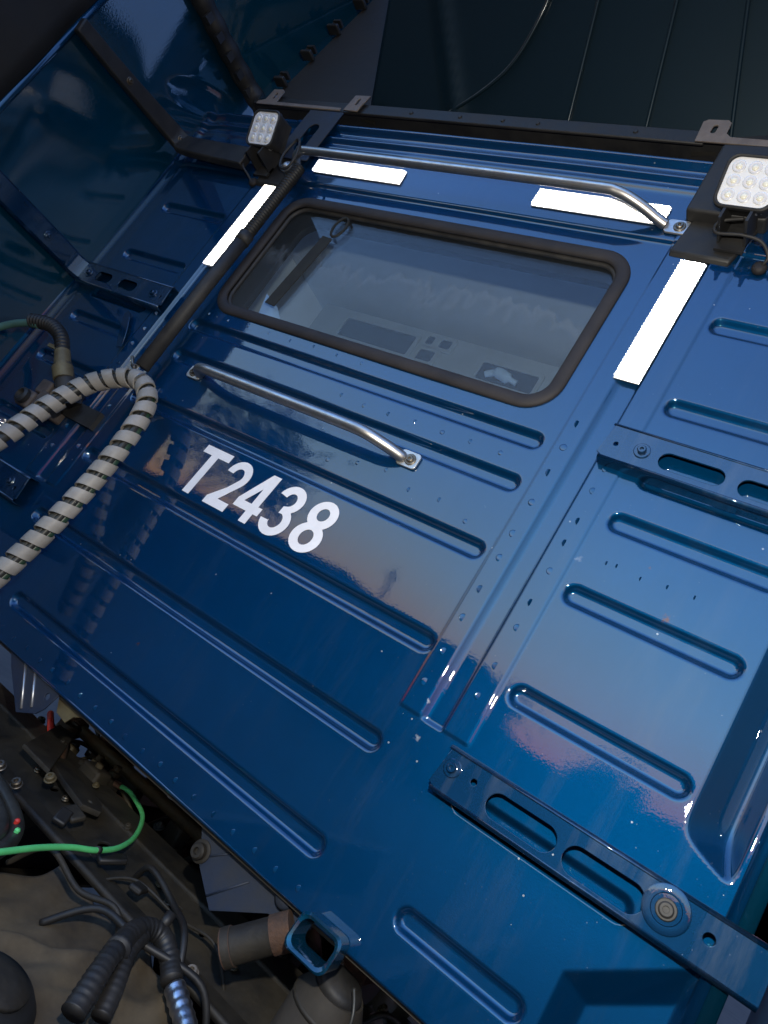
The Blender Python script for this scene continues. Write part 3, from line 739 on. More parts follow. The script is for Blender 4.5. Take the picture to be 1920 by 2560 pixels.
link('back_plate', box(-.70, -.56, -.016, .003, 1.615, 1.665), M_black, cpg, smooth=False)

# ================================================================== FAIRINGS
def fairing(sx, label):
    t = empty('side_fairing', (sx * 1.09, -.22, 1.25), label, 'side fairing', 'side fairings of the cab')
    yb = -.44 if sx < 0 else -.24
    ys_ = np.linspace(yb, .10, 70); zs_ = np.linspace(1.25 if sx < 0 else .90, 2.885, 160)
    Yg, Zg = np.meshgrid(ys_, zs_)
    bul = .010 * np.sin((Yg + .44) / .54 * math.pi)
    d = ((Yg + .055) * .80 + (Zg - 2.735) * .60) ** 2 / .125 ** 2 + ((Zg - 2.735) * .80 - (Yg + .055) * .60) ** 2 / .040 ** 2
    bul = bul + .0065 * (1 - sm(.2, 1.8, d)) + .003 * np.sin(Yg * 14 + Zg * 5)
    xf = 1.082 if sx < 0 else 1.155
    Xg = sx * (xf + bul)
    V = np.stack([Xg, Yg, Zg], -1).reshape(-1, 3); a = len(ys_); b = len(zs_)
    I_ = np.arange(a * b).reshape(b, a)
    Fq = np.stack([I_[:-1, :-1], I_[:-1, 1:], I_[1:, 1:], I_[1:, :-1]], -1).reshape(-1, 4)
    if sx > 0: Fq = Fq[:, ::-1]
    o = link('panel', mesh(V, Fq), M_paint2, t)
    so = o.modifiers.new('solid', 'SOLIDIFY'); so.thickness = .012; so.offset = -1
    # rolled trailing edge and rubber flap
    link('trailing_edge', tube([(sx * (xf + .002), yb - .002, 1.25 if sx < 0 else .90), (sx * (xf + .002), yb - .002, 2.88)], .011, 10), M_paint2, t)
    fv = []; ff = []
    for i in range(40):
        for k in range(6):
            fv.append((sx * (1.085 + .02 * (k / 5) ** 2 + .003 * math.sin(i * .9)), yb - .012 - (.20 if sx < 0 else .03) * k / 5, 1.25 + i * (1.63 / 39)))
    for i in range(39):
        for k in range(5): ff.append((i * 6 + k, i * 6 + k + 1, (i + 1) * 6 + k + 1, (i + 1) * 6 + k))
    if sx > 0: return t
    o = link('rubber_flap', mesh(fv, ff), M_flap, t); so = o.modifiers.new('solid', 'SOLIDIFY'); so.thickness = .008
    # seal along the upper rim
    sp = resample(catmull([(sx * 1.070, -.44, 2.905), (sx * 1.070, -.2, 2.898), (sx * 1.066, -.02, 2.897), (sx * 1.04, .05, 2.885), (sx * .98, .06, 2.845)], 10), .01)
    link('seal', tube(sp, .032 + .002 * np.sin(np.arange(len(sp)) * .8), 12), M_black, t)
    for k in range(5):
        o = link('seal_lug', box(*sorted((sx * 1.035, sx * 1.05)), -.24 + k * .06, -.215 + k * .06, 2.858, 2.885), M_black, t, smooth=False)
    return t
fairing(-1, 'blue side fairing with black seal and oval dent, standing beside the coupling block')
fairing(1, 'blue side fairing at the edge of the wall by the wide round washer')

# black strut: along the fairing, round the corner, along the wall to the lamp
for sx, lb in ((-1, 'black strut bent from the dented fairing across to the lamp with looped cable'), (1, 'black strut bent from the fairing across to the lamp with yellowish diodes')):
    t = empty('fairing_strut', (sx * .9, -.1, 2.49), lb, 'strut', 'struts bracing the fairings')
    pth = [(sx * 1.058, -.45, 2.500), (sx * 1.058, -.30, 2.520), (sx * 1.056, -.10, 2.552), (sx * 1.040, -.055, 2.553), (sx * 1.00, -.045, 2.545), (sx * .72, -.034, 2.540)]
    prof = np.array([(-.020, -.034), (.020, -.034), (.020, .034), (-.020, .034)]) 
    pp = resample(catmull(pth, 8), .012)
    T_, U_, Wd = frames(pp)
    V = []; Fc = []
    for i in range(len(pp)):
        up = np.array((0, 0, 1.)) - T_[i] * T_[i][2]; up /= np.linalg.norm(up); sd = np.cross(T_[i], up)
        wv = .022 + .012 * sm(0, 1, i / len(pp))
        for a, b in ((-1, -1), (1, -1), (1, 1), (-1, 1)): V.append(pp[i] + sd * a * .013 + up * b * wv)
    for i in range(len(pp) - 1):
        for k in range(4): Fc.append((i * 4 + k, i * 4 + (k + 1) % 4, i * 4 + 4 + (k + 1) % 4, i * 4 + 4 + k))
    Fc += [(3, 2, 1, 0), tuple(len(V) - 4 + k for k in range(4))]
    o = link('bent_channel', mesh(V, Fc), M_black, t); bevel(o, .005, 2)
    for q in (.25, .55):
        p = pp[int(q * len(pp))]
        auto(link('bolt', tf(bolt_mesh(.007, .011, .008), Matrix.Translation((p[0] - sx * .012, p[1], p[2])) @ Matrix.Rotation(math.radians(-90 * sx), 4, 'Y')), M_bolt, t), 30)

# slotted brackets on the wall
def bracket(label, sx, x0, x1, z0, z1, slots, bolts, holes, y=-.026, taper=0.0, mt=None, arm=False, washer=None):
    t = empty('fairing_bracket', ((x0 + x1) / 2 * sx, 0, z0), label, 'bracket', 'slotted fairing brackets')
    fl = .012
    o_ = [(x0, z0 + .006), (x0 + .012, z0), (x1, z0 + taper), (x1, z1 + taper * .4), (x0 + .008, z1)]
    hl = [slot(a, b, zc, r) for a, b, zc, r in slots] + [circ(a, b, r) for a, b, r in holes]
    M2 = Matrix.Scale(sx, 4, (1, 0, 0))
    me_ = tf(plate_xz(o_, hl, .0035, y, .0008), M2)
    if sx < 0: me_.flip_normals()
    pl = auto(link('slotted_plate', me_, mt or M_bracket, t), 40)
    # folded flanges back to the wall
    for zz_, dz in ((z1, 1), (z0, -1)):
        e0, e1 = (x0 + .004, x1)
        tz = taper if dz < 0 else taper * .4
        V = []; rad = .006
        for xx, zq in ((e0, zz_), (e1, zz_ + tz)):
            for k in range(5):
                an_ = math.pi / 2 * k / 4
                V.append((xx, y + .0 + rad * (1 - math.cos(an_)) - .00175, zq - dz * .001 + dz * rad * math.sin(an_)))
            V.append((xx, .008, zq - dz * .001 + dz * rad))
        Fc = [(k, k + 1, k + 7, k + 6) for k in range(5)]
        if dz > 0: Fc = [f[::-1] for f in Fc]
        me_ = tf(mesh(V, Fc), M2)
        if sx < 0: me_.flip_normals()
        o = link('flange', me_, mt or M_bracket, t); so = o.modifiers.new('s', 'SOLIDIFY'); so.thickness = .0025; so.offset = 0
    for bx_, bz_ in bolts: bolt(t, sx * bx_, y - .0015, bz_, .008, .0145, .009, M_bracket)
    if washer:
        wx, wz = washer
        auto(link('washer', tf(lathe([(.031, 0), (.031, .0015), (.0295, .0022), (.020, .0022), (.0195, .0014), (.019, .0026), (.013, .0030)], 32), Matrix.Translation((sx * wx, y - .0015, wz)) @ ROTOUT), M_bracket, t), 30)
        bolt(t, sx * wx, y - .005, wz, .010, .014, .007, M_black)
    if arm:
        pth = resample(catmull([(x1 - .03, y + .006, (z0 + z1) / 2), (1.035, y - .0, (z0 + z1) / 2), (1.052, y - .03, (z0 + z1) / 2), (1.056, -.10, (z0 + z1) / 2 + .002), (1.056, -.42, (z0 + z1) / 2 - .004)], 8), .012)
        V = []; Fc = []
        for i, p in enumerate(pth):
            hz = (z1 - z0) / 2
            d = pth[min(i + 1, len(pth) - 1)] - pth[max(i - 1, 0)]; d /= np.linalg.norm(d); sd = np.cross(d, (0, 0, 1))
            for a, b in ((0, -1), (.5, -.8), (.5, .8), (0, 1), (-.3, .98), (-.3, -.98)): V.append((sx * (p[0] + sd[0] * a * .014), p[1] + sd[1] * a * .014, p[2] + b * hz))
        for i in range(len(pth) - 1):
            for k in range(6): Fc.append((i * 6 + k, i * 6 + (k + 1) % 6, i * 6 + 6 + (k + 1) % 6, i * 6 + 6 + k))
        o = link('arm', mesh(V, Fc), mt or M_bracket, t); auto(o, 30)
        for yy_ in (-.16, -.36):
            auto(link('bolt', tf(bolt_mesh(.007, .013, .009), Matrix.Translation((sx * 1.048, yy_, (z0 + z1) / 2)) @ Matrix.Rotation(math.radians(-90 * sx), 4, 'Y')), M_bracket, t), 30)
    return t
M_bracketL = paint('older_bracket_paint', (.0012, .030, .075), .06, True, .5)
bracket('blue slotted bracket between two long grooves beside the lower end of the reflective strip', 1, .632, 1.06, 1.996, 2.062, [(.734, .845, 2.024, .017), (.866, .975, 2.022, .017)], [(.703, 2.028)], [(.656, 2.026, .005)])
bracket('blue slotted bracket reaching from the dented fairing to the wall beside the conduit', -1, .632, 1.04, 1.996, 2.062, [(.770, .850, 2.028, .017), (.890, .965, 2.028, .017)], [(.690, 2.028), (1.00, 2.028)], [(.655, 2.026, .005)], arm=True)
bracket('wide blue slotted bracket with a large round washer, above the lower corner recess', 1, .662, 1.150, 1.366, 1.430, [(.753, .868, 1.394, .020), (.880, .998, 1.391, .021)], [(.685, 1.405)], [(.724, 1.405, .006), (1.078, 1.402, .0085)], taper=.0, washer=(1.022, 1.404))
bracket('blue slotted bracket low on the wall under the coupling block', -1, .60, 1.06, 1.366, 1.430, [(.753, .868, 1.394, .020), (.880, .998, 1.391, .021)], [(.66, 1.400)], [(.630, 1.392, .006)], arm=True)
# loose painted strap hanging beside the small rib
o = link('hanging_strap', plate_xz([(-.757, 1.948), (-.748, 1.960), (-.736, 1.956), (-.700, 1.905), (-.672, 1.855), (-.690, 1.848), (-.735, 1.912)], (), .003, -.012), M_bracket, label='short blue metal strap hanging below the bracket beside the conduit', cat='strap')

# ================================================================== ROOF DEFLECTOR
rd = empty('roof_deflector', (0, .1, 2.75), 'dark blue roof air deflector seen from below with ribbed inner skin', 'roof deflector')
def skin(s, x): return (x, .07 - s, 2.80 + 1.0 * s)      # s runs up the sloping inner skin
V = []; Fc = []; nxs, nss = 120, 60
for j in range(nss):
    for i in range(nxs):
        s = 1.25 * j / (nss - 1); xl = -.51 + .12 * s; x = xl + (1.0 - xl) * i / (nxs - 1)
        p = skin(s, x)
        d = .020 * math.exp(-((x + .17 + s * .55) / .022) ** 2) + .05 * sm(.60, 1.0, x) + .004 * math.sin(x * 6 + s * 3)
        V.append((p[0], p[1] - d * .7, p[2] - d * .7))
for j in range(nss - 1):
    for i in range(nxs - 1): Fc.append((j * nxs + i, (j + 1) * nxs + i, (j + 1) * nxs + i + 1, j * nxs + i + 1))
o = link('inner_skin', mesh(V, Fc), M_skin, rd); so = o.modifiers.new('s', 'SOLIDIFY'); so.thickness = .02; so.offset = 1
for pts in ([(.05, -.225), (.095, -.118), (.137, -.049), (.193, -.003), (.25, .025), (.33, .045), (.45, .06), (.8, .09)], [(.0, .134), (.4, .158), (1.1, .2)], [(.0, .336), (.4, .328), (1.1, .31)], [(.0, .54), (.4, .44), (1.1, .30)], [(0, .74), (.4, .66), (1.1, .55)]):
    pp = [np.array(skin(s, x)) + np.array((0, -.006, -.006)) for s, x in pts]
    link('stiffening_rib', tube(catmull(pp, 8), .0050, 8), M_skin, rd)
# lower flange of the deflector, above the dark gap
o = link('rear_flange', box(-.86, .49, -.012, -.004, 2.787, 2.826), M_black, rd); bevel(o, .003, 2)
link('flange_shelf', box(-.95, .95, -.004, .14, 2.805, 2.815), M_black, rd, smooth=False)
for x in (-.31, -.15, -.02, .08, .33): auto(link('rivet', tf(lathe([(.006, 0), (.005, .003), (.002, .004)], 10), Matrix.Translation((x, -.012, 2.806)) @ ROTOUT), M_black, rd), 30)
# roof side wall with clips
for sx in (-1, 1):
    V = [(sx * .885, .0, 2.84), (sx * .80, .02, 3.38), (sx * 1.09, -.46, 2.91), (sx * .98, -.46, 3.5)]
    cv = [(sx * .885, .0, 2.845), (sx * .79, .0, 3.40), (sx * .93, -.50, 3.50), (sx * 1.072, -.50, 2.90), (sx * 1.072, .05, 2.88), (sx * .885, .05, 2.80)]
    cf = [(0, 1, 2, 3, 4), (0, 4, 5)]
    o = link('cheek_panel', mesh(cv, cf if sx < 0 else [f[::-1] for f in cf]), M_paint2, rd, smooth=False)
    so = o.modifiers.new('s', 'SOLIDIFY'); so.thickness = .01; so.offset = -1
    o = link('cheek_trim', mesh([(sx * .872, -.004, 2.84), (sx * .772, -.004, 3.42), (sx * .40, .03, 3.42), (sx * .46, .03, 2.80)], [(0, 3, 2, 1) if sx < 0 else (0, 1, 2, 3)]), M_flap, rd, smooth=False)
    so = o.modifiers.new('s', 'SOLIDIFY'); so.thickness = .008; so.offset = 0
    for k in range(4):
        q = .02 + k * .125; x = sx * (.878 - .100 * q / .56); z = 2.86 + q
        c_ = link('clip', box(x - .022, x + .022, -.040, -.008, z - .004, z + .008), M_black, rd); bevel(c_, .003, 2)
        link('clip_tooth', join(box(x - .018, x + .012, -.034, -.010, z + .028, z + .036), box(x - .020, x - .012, -.030, -.01, z, z + .03)), M_black, rd, smooth=False)
# slotted tabs on the flange
def tab(x, label, right=False):
    t = empty('slotted_tab', (x, -.02, 2.78), label, 'tab', 'slotted tabs on the roof edge')
    o_ = [(x - .025, 2.783), (x + .026, 2.783), (x + .026, 2.802), (x + .034, 2.845), (x - .020, 2.843)]
    if right: o_ = [(x - .020, 2.780), (x + .30, 2.783), (x + .30, 2.798), (x + .046, 2.798), (x + .034, 2.808), (x + .032, 2.840), (x + .024, 2.847), (x - .018, 2.845), (x - .026, 2.838)]
    if not right and x < -.7: o_ = [(x - .05, 2.780), (x + .30, 2.781), (x + .30, 2.789), (x + .03, 2.792), (x + .028, 2.840), (x + .018, 2.847), (x - .020, 2.845), (x - .024, 2.800), (x - .05, 2.792)]
    link('plate', plate_xz(o_, [rrect(x - .001, x + .011, 2.805, 2.832, .0058, 6)], .004, -.022, .0008), M_tabgrey, t)
    return t
tab(.496, 'brownish slotted tab with long strip above the lamp with yellowish diodes', True)
tab(-.512, 'small grey slotted tab standing on the roof flange beside the slotted post plate')
tab(-.852, 'dark grey slotted tab with thin strip at the clip row of the deflector')

# ================================================================== STRAP AND GAP CARD AT THE WINDOW
st_ = empty('webbing_strap', (-.34, .004, 2.14), 'black webbing strap on a ring hanging against the window glass', 'strap')
link('webbing', join(tf(box(-.0180, .0180, -.0012, .0012, -.240, 0), Matrix.Translation((-.298, .004, 2.356)) @ Matrix.Rotation(math.radians(6), 4, 'Y'))), M_web, st_, smooth=False)
link('ring', tube([(-.285 + .019 * math.cos(a), .004, 2.396 + .033 * math.sin(a)) for a in np.linspace(0, 2 * math.pi, 26, endpoint=False)], .0035, 8, True), M_web, st_)
link('gap_card', mesh([(-.398, .040, 2.168), (-.375, .040, 2.095), (-.285, .036, 2.095), (-.330, .038, 2.135)], [(0, 1, 2, 3)]), M_card, smooth=False, label='pale blue paper standing in for the bright gap in the window below the strap', cat='card')
bpy.data.objects['gap_card'].modifiers.new('s', 'SOLIDIFY').thickness = .001  # pale sheet stands in for the bright gap beside the strap

# ================================================================== UNDER THE CAB
# cross beam
cb = empty('cross_beam', (0, .06, .80), 'dark steel cross beam with round holes under the cab edge', 'beam')
o = link('web', tf(plate2d(rrect(-1.0, 1.0, -.070, .070, .004, 2), [circ(.308, .022, .008), (circ(.379, .022, .008)), circ(.10, .0, .014), circ(-.1, .01, .01)], .006, .001), Matrix.Translation((0, .13, .905)) @ Matrix.Rotation(math.radians(24), 4, 'X')), M_grime, cb); auto(o)
o = link('lower_flange', box(-1.0, 1.0, .018, .075, .890, .902), M_grime, cb); bevel(o, .004, 2)
o = link('upper_flange', box(-1.0, 1.0, .185, .29, .925, .940), M_grime, cb); bevel(o, .004, 2)
o = link('lip', tube([(-1.0, .020, .900), (1.0, .020, .900)], .007, 8), M_grime, cb)
for x, y, z, mt_ in ((.456, .035, .912, M_dullzinc), (-.110, -.02, .935, M_bolt), (-.047, -.02, .935, M_bolt), (-.065, .07, .95, M_yellow)):
    auto(link('bolt', tf(bolt_mesh(.010, .0125, .012), Matrix.Translation((x, y, z - .005)) @ Matrix.Rotation(math.radians(42), 4, 'X')), mt_, cb), 30)
# chassis rails run front to back
for x, lb in ((.40, 'long dark chassis rail on the side of the foil sleeved hose'), (-.40, 'long dark chassis rail on the side of the black gusset')):
    t = empty('chassis_rail', (x, 0, .55), lb, 'chassis rail', 'chassis rails')
    o = link('web', box(x - .004, x + .004, -3.2, 2.2, .55, .80), M_grime, t); 
    o = link('flange', box(x - .004, x + .07, -3.2, 2.2, .80, .808), M_grime, t, smooth=False)
    o = link('flange', box(x - .004, x + .07, -3.2, 2.2, .542, .55), M_grime, t, smooth=False)

# blue triangular gusset hanging below the wall
gu = empty('blue_gusset', (.45, .05, .98), 'dusty blue triangular gusset plate hanging under the wall edge', 'gusset')
o = link('plate', plate_xz([(.300, 1.10), (.328, 1.070), (.360, 1.029), (.419, .991), (.513, 1.050), (.560, 1.060), (.590, 1.075), (.585, 1.10)], (), .004, .045), M_blueplate, gu)
for a, b in (((.352, 1.044), (.405, 1.086)), ((.400, 1.004), (.455, 1.066))):
    link('crease', tube([(a[0], .043, a[1]), (b[0], .043, b[1])], .0022, 6), M_blueplate, gu)
link('rubber_stop', tf(lathe([(.018, 0), (.020, .006), (.014, .012), (.005, .013)], 18), Matrix.Translation((.530, .040, 1.088)) @ ROTOUT), M_blueplate, gu)
auto(link('bolt', tf(bolt_mesh(.014, .020, .016), Matrix.Translation((.345, .042, 1.050)) @ ROTOUT), M_grime, gu), 30)

# blue pressed cup at the wall edge
cu_ = empty('pressed_cup', (.636, -.02, 1.05), 'blue pressed steel cup set into the lower wall edge', 'cup')
V = []; Fc = []
ringz = [((.596, .676, 1.062, 1.118), -.045), ((.599, .673, 1.065, 1.115), -.048), ((.603, .669, 1.069, 1.111), -.045), ((.606, .666, 1.072, 1.108), -.006)]
for (x0, x1, z0, z1), y in ringz: V += [(a, y + (b - 1.09) * .25, b) for a, b in rrect(x0, x1, z0, z1, .014, 5)]
k = len(V) // 4
V += [(a, -.003, b) for a, b in rrect(.598, .674, 1.064, 1.116, .014, 5)]
for i in range(3):
    for j in range(k): Fc.append((i * k + j, i * k + (j + 1) % k, (i + 1) * k + (j + 1) % k, (i + 1) * k + j))
for j in range(k): Fc.append((j, 4 * k + j, 4 * k + (j + 1) % k, (j + 1) % k))
auto(link('shell', mesh(V, Fc), M_paint2, cu_), 40)

# rusty stub pipe
rp = empty('stub_pipe', (.53, .04, .96), 'black stub pipe with rusty ends under the blue gusset', 'pipe')
a = np.array((.502, -.005, .985)); b = np.array((.572, .022, 1.062))
o = link('tube', tube([a, a + (b - a) * .12, a + (b - a) * .14, a + (b - a) * .70, a + (b - a) * .72, b], [.030, .030, .0275, .0275, .0285, .0285], 24), M_grime, rp); auto(o, 40)
for q0, q1 in ((-.02, .13), (.72, 1.02)):
    auto(link('rust_ring', tube([a + (b - a) * q0, a + (b - a) * q1], .0297, 24), M_rust, rp), 40)
# canister
cn = empty('air_canister', (.66, .08, .80), 'brown dusty air canister with black cap below the wall edge', 'canister')
a = np.array((.655, .085, .86)); b = np.array((.672, .06, 1.035))
o = link('body', tube([a, a + (b - a) * .05, a + (b - a) * .85, b], [.052, .060, .060, .045], 28), M_can, cn); auto(o, 35)
link('cap', tube([b, b + np.array((.003, -.002, .014))], [.044, .034], 24), M_blackpl, cn)
link('band', tube([a + (b - a) * .80, a + (b - a) * .84], .0615, 28), M_grime, cn)
link('handle_wire', tube(catmull([(.715, .02, .90), (.728, .02, .97), (.722, .02, 1.03), (.70, .03, 1.06)], 8), .003, 8), M_hose, cn)

# dusty cover sheet hanging between the rails
V = []; Fc = []; na, nb = 60, 60
for j in range(nb):
    for i in range(na):
        u = i / (na - 1); v = j / (nb - 1)
        x = .12 + .36 * u + .02 * math.sin(v * 7); y = .02 - .36 * v * (.75 + .25 * math.sin(u * 3 + .3)) - .06 * (1 - u) * v
        fold = .016 * math.exp(-((u - .72 + v * .45) / .05) ** 2) + .010 * math.exp(-((u - .95 + v * .25) / .06) ** 2)
        z = .875 - .05 * v + fold + .006 * math.sin(u * 17 + v * 5) * v + .004 * math.sin(u * 31 - v * 13)
        V.append((x, y, z))
for j in range(nb - 1):
    for i in range(na - 1): Fc.append((j * na + i, (j + 1) * na + i, (j + 1) * na + i + 1, j * na + i + 1))
o = link('cover_sheet', mesh(V, Fc), M_tarp, label='creased brown dusty cover sheet spread beside the cross beam', cat='cover'); so = o.modifiers.new('s', 'SOLIDIFY'); so.thickness = .004

# corrugated black conduit arch and foil sleeve
t = empty('conduit_arch', (.45, -.1, .88), 'black taped cable conduit arching over the brown cover sheet', 'conduit')
def lumpy(pts, r, step=.0028, amp=.03):
    p = resample(catmull(pts, 10), step); n_ = len(p); i_ = np.arange(n_)
    rv = r * (1 + amp * np.sin(i_ * math.pi / 2 + .5) + .05 * np.sin(i_ * .11 + 1) + .02 * np.random.randn(n_))
    p = p + np.stack([np.sin(i_ * .07) * .0025, np.cos(i_ * .09) * .0025, np.sin(i_ * .05 + 1) * .0025], 1)
    return tube(p, rv, 14)
link('main_run', lumpy([(.470, -.235, .885), (.445, -.195, .915), (.420, -.145, .935), (.395, -.075, .945), (.408, -.035, .945), (.440, -.030, .930), (.475, -.048, .915)], .0165), M_corr, t)
link('side_run', lumpy([(.480, -.185, .880), (.450, -.150, .91), (.420, -.11, .930), (.402, -.07, .940)], .0135), M_corr, t)
link('stub', tube([(.402, -.035, .950), (.398, -.022, .972)], .009, 10), M_corr, t)
link('tie', tube([(.425, -.15, .936), (.421, -.143, .938)], .019, 14), M_blackpl, t)
o = link('foil_hose', lumpy([(.485, -.052, .912), (.515, -.063, .905), (.55, -.078, .90), (.60, -.10, .895), (.66, -.13, .89)], .0155, .004, .05), M_foil, label='silver foil sleeved hose leaving the black conduit arch', cat='hose')

# dark tank with disc end
t = empty('air_tank', (.5, -.38, .68), 'black cylindrical tank below the conduit arch', 'tank')
a = np.array((.60, -.06, .79)); b = np.array((.36, -.62, .79))
a = np.array((.56, -.02, .765)); b = np.array((.50, -.75, .765))
o = link('shell', tube([a, a + (b - a) * .03, a + (b - a) * .97, b], [.085, .110, .110, .085], 36), M_black, t); auto(o, 40)
for q in (.2, .7): auto(link('band', tube([a + (b - a) * q, a + (b - a) * (q + .03)], .1125, 36), M_grime, t), 40)
t = empty('air_spring', (.36, -.30, .78), 'round dusty black air spring beside the brown cover sheet', 'air spring')
o = link('bellows', tf(lathe([(.05, 0), (.072, .015), (.078, .035), (.072, .055), (.068, .060), (.074, .07), (.072, .095), (.058, .108), (.02, .110)], 32), Matrix.Translation((.355, -.275, .755)) @ Matrix.Rotation(math.radians(10), 4, 'Y')), M_flap, t)
link('top_plate', tf(lathe([(.045, .108), (.045, .116), (.02, .118)], 24), Matrix.Translation((.355, -.275, .755)) @ Matrix.Rotation(math.radians(10), 4, 'Y')), M_grime, t)

# green air line
gl_ = empty('green_air_line', (.1, .1, .94), 'bright green air line curving out of the valve over the cross beam', 'air line')
link('line', tube(catmull([(-.108, .325, .944), (-.075, .325, .95), (-.039, .316, .95), (.039, .270, .95), (.125, .165, .95), (.176, .068, .95), (.193, -.009, .95), (.191, -.074, .95), (.200, -.151, .95), (.221, -.247, .95), (.235, -.33, .945)], 12), .0052, 12), M_lime, gl_)
link('tie', tube([(.1915, -.001, .95), (.1922, -.012, .95)], .0066, 12), M_blackpl, gl_)
# valve block
vb = empty('valve_block', (-.14, .31, .90), 'grimy valve block feeding the green air line', 'valve')
for x0, x1, y0, y1, z0, z1 in ((-.200, -.115, .26, .35, .89, .95), (-.165, -.10, .235, .285, .90, .965), (-.235, -.19, .28, .33, .90, .94)):
    o = link('body', box(x0, x1, y0, y1, z0, z1), M_grime, vb); bevel(o, .008, 3)
for x, y in ((-.18, .30), (-.14, .33), (-.13, .255)):
    auto(link('fitting', tf(lathe([(.014, 0), (.014, .01), (.009, .012), (.009, .024), (.005, .026)], 12), Matrix.Translation((x, y, .95))), M_grime2, vb), 30)
auto(link('nipple', cyl((-.125, .322, .942), (-.098, .326, .946), .008, 12), M_rust, vb), 30)
# black gusset on the beam, rod, bar, damper plate
t = empty('mount_gusset', (-.25, .2, .85), 'black triangular mounting gusset bolted to the cross beam', 'gusset')
o = link('plate', tf(plate2d([(-.177, .066), (-.078, .065), (-.330, .345), (-.365, .375), (-.395, .360)], (), .010, .002), Matrix.Translation((0, 0, .955))), M_grime, t); auto(o)
auto(link('eye', tf(lathe([(.030, 0), (.030, .012), (.022, .016), (.016, .016), (.014, .006)], 20), Matrix.Translation((-.352, .335, .958))), M_grime, t), 30)
t = empty('tie_bar', (-.2, .42, .92), 'long dusty tie bar running under the wall edge', 'bar')
o = link('bar', tube([(-.404, .415, .95), (-.2, .428, .95), (-.033, .438, .95), (.10, .445, .95), (.26, .45, .95)], .016, 12), M_grime2, t); auto(o)
link('bushing', tube([(-.43, .412, .95), (-.385, .417, .95)], .024, 16), M_rust, t)
t = empty('spring_hanger', (-.05, .13, .88), 'flat dark hanger arm beside the valve block', 'hanger')
o = link('arm', tf(plate2d([(-.155, .165), (-.11, .175), (.02, .150), (.050, .120), (.031, .085), (-.06, .105), (-.14, .130)], [circ(.015, .118, .008)], .012, .002), Matrix.Translation((0, 0, .945))), M_grime, t); auto(o)
o = link('post', cyl((-.245, .245, .95), (-.150, .170, .90), .014, 14), M_rust, t)
link('red_rod', cyl((-.446, .347, .95), (-.323, .258, .95), .0085, 12), M_red, label='short red plastic rod behind the black mounting gusset', cat='rod')
# seat plate under the left of the wall
t = empty('edge_plate', (-.2, .0, 1.0), 'dusty blue plate with two pale creases below the wall edge', 'plate')
o = link('plate', plate_xz([(-.33, 1.10), (-.291, 1.070), (-.198, 1.012), (-.150, 1.036), (-.137, 1.054), (-.124, 1.10)], [circ(-.150, 1.075, .008)], .004, .012), M_blueplate, t)
for a, b in (((-.190, 1.024), (-.262, 1.098)), ((-.168, 1.040), (-.222, 1.098))): link('crease', tube([(a[0], .009, a[1]), (b[0], .009, b[1])], .003, 6), M_zinc, t)
link('bracket_tab', plate_xz([(-.150, 1.10), (-.120, 1.060), (-.085, 1.056), (-.075, 1.075), (-.055, 1.085), (-.06, 1.10)], (), .003, .03), M_yellow, t)
# hoses with red and green marker tips, lying beside the beam
for k, (yo, lb) in enumerate(((-.06, 'black hose with the red tip beside the green air line'), (-.095, 'black hose with the small green mark'), (-.13, 'plain black hose outermost of the three by the beam'))):
    t = empty('brake_hose', (.0, yo, .90), lb, 'hose', 'hoses lying along the beam')
    link('hose', tube(catmull([(-.5, yo + .02, .93), (-.2, yo, .935), (.0, yo - .02, .93), (.12, yo - .07, .925), (.20, yo - .20, .92), (.24, yo - .4, .90)], 10), .013, 12), M_hose, t)
    if k < 2: auto(link('tip', tf(lathe([(.004, 0), (.005, .006), (.003, .009)], 12), Matrix.Translation((.107 + .03 * k, -.129 - .02 * k, .935))), M_red if k == 0 else M_lime, t), 30)
# gearbox and engine lump in the dark
V = []; Fc = []; na, nb = 90, 50
for j in range(nb):
    for i in range(na):
        x = -1.0 + 2.0 * i / (na - 1); y = .30 + 1.5 * j / (nb - 1)
        z = .62 + .22 * math.exp(-(x / .35) ** 2) + .03 * math.sin(x * 19) * math.sin(y * 23) + .025 * math.sin(x * 41 + y * 17) + .05 * (math.floor(x * 7 + y * 3) % 2) * .5
        V.append((x, y, min(z, .88)))
for j in range(nb - 1):
    for i in range(na - 1): Fc.append((j * na + i, j * na + i + 1, (j + 1) * na + i + 1, (j + 1) * na + i))
gb = empty('gearbox', (0, 1.0, .55), 'oily brown gearbox casting with bosses and pipes in the dark under the cab', 'gearbox')
auto(link('casing', mesh(V, Fc), M_grime2, gb), 30)
rg = np.random.RandomState(11)
for k in range(34):                       # bosses, lugs and clips cast on or bolted to it
    x = rg.uniform(-.55, .75); y = rg.uniform(.30, .62); z = rg.uniform(.84, .92); a_, b_, c_ = rg.uniform(.012, .04, 3)
    me_ = tf(box(-a_, a_, -b_, b_, -c_, c_), Matrix.Translation((x, y, z)) @ Matrix.Rotation(rg.uniform(-.6, .6), 4, 'Z') @ Matrix.Rotation(rg.uniform(-.4, .4), 4, 'X'))
    bevel(link('lug', me_, [M_grime2, M_grime, M_rust, M_grime2][rg.randint(4)], gb), .006, 2)
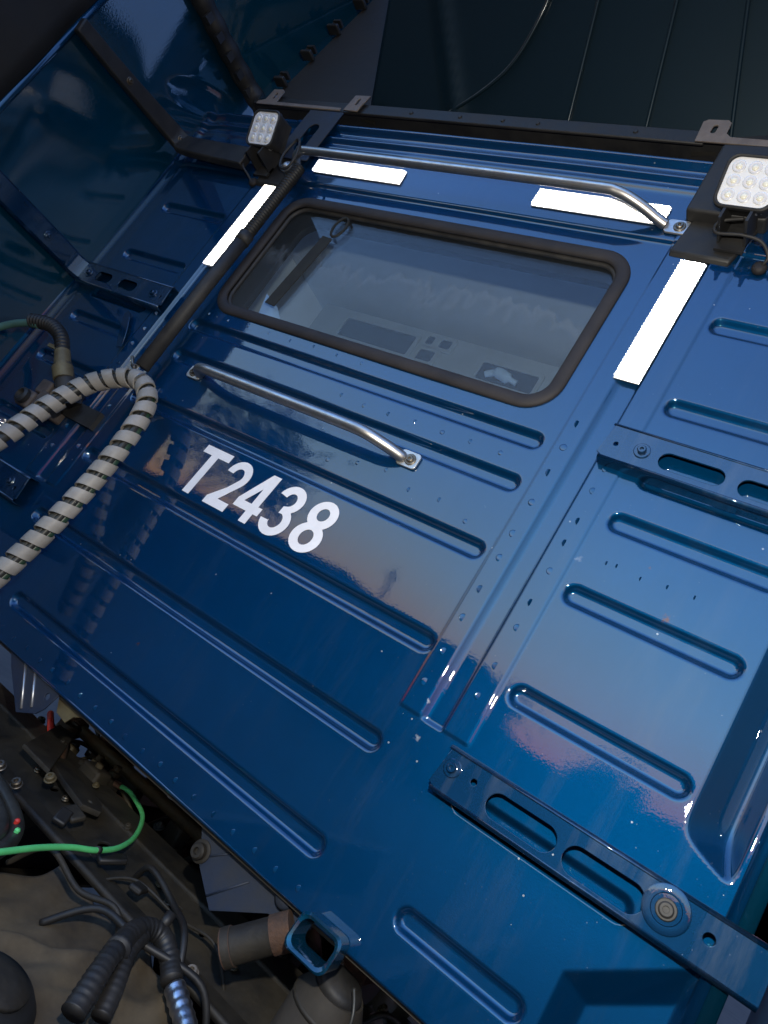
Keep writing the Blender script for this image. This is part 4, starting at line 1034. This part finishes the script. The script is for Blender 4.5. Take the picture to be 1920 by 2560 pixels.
for k in range(26):
    x = rg.uniform(-.55, .75); y = rg.uniform(.28, .60)
    me_ = tf(bolt_mesh(rg.uniform(.006, .011), rg.uniform(.011, .015), .012), Matrix.Translation((x, y, rg.uniform(.88, .935))) @ Matrix.Rotation(rg.uniform(0, .8), 4, 'X'))
    auto(link('cover_bolt', me_, [M_bolt, M_grime2, M_dullzinc][rg.randint(3)], gb), 30)
for k in range(16):
    x = -.55 + k * .078 + rg.uniform(-.02, .02); y = .36 + rg.uniform(-.08, .2)
    link('pipe', tube(catmull([(x, y - .12, .82), (x + .03, y, .90 + rg.uniform(-.02, .04)), (x + rg.uniform(.02, .12), y + .05, .93), (x + .16, y + rg.uniform(.05, .2), .86)], 8), rg.uniform(.004, .010), 8), [M_grime, M_hose, M_rust, M_grime2, M_grime2][rg.randint(5)], gb)
# small hardware along the beam
for k in range(14):
    x = rg.uniform(-.35, .62); y = rg.uniform(.06, .24); z = .905 + (y - .13) * .42 + .012
    me_ = tf(bolt_mesh(rg.uniform(.004, .008), rg.uniform(.008, .012), .008), Matrix.Translation((x, y, z)) @ Matrix.Rotation(math.radians(24), 4, 'X'))
    auto(link('rivet', me_, [M_grime, M_bolt, M_grime2][rg.randint(3)], cb), 30)
# loose cables, clips and caked dirt on and around the beam
for k in range(6):
    x = rg.uniform(-.40, .35); y = rg.uniform(-.16, .20); z = .915 + max(0, (y - .02)) * .25; ln_ = rg.uniform(.12, .35); an_ = rg.uniform(-.5, .5)
    pts = [(x + ln_ * q * math.cos(an_) + rg.uniform(-.01, .01), y + ln_ * q * math.sin(an_) + rg.uniform(-.018, .018), z + rg.uniform(-.004, .014) - (.055 if q in (0, 1) else 0)) for q in (0, .2, .5, .8, 1)]
    link('cable', tube(catmull(pts, 8), rg.uniform(.0028, .0065), 8), [M_corr, M_corr, M_grime2, M_grime, M_corr][rg.randint(5)], cb)
for k in range(9):
    x = rg.uniform(-.35, .4); y = rg.uniform(-.10, .12); a_, b_ = rg.uniform(.012, .03, 2)
    me_ = tf(box(-a_, a_, -b_, b_, -.006, .006), Matrix.Translation((x, y, .915 + max(0, y) * .25)) @ Matrix.Rotation(rg.uniform(-.7, .7), 4, 'Z') @ Matrix.Rotation(rg.uniform(-.3, .5), 4, 'X'))
    bevel(link('clip', me_, [M_grime, M_grime2, M_corr][rg.randint(3)], cb), .004, 2)
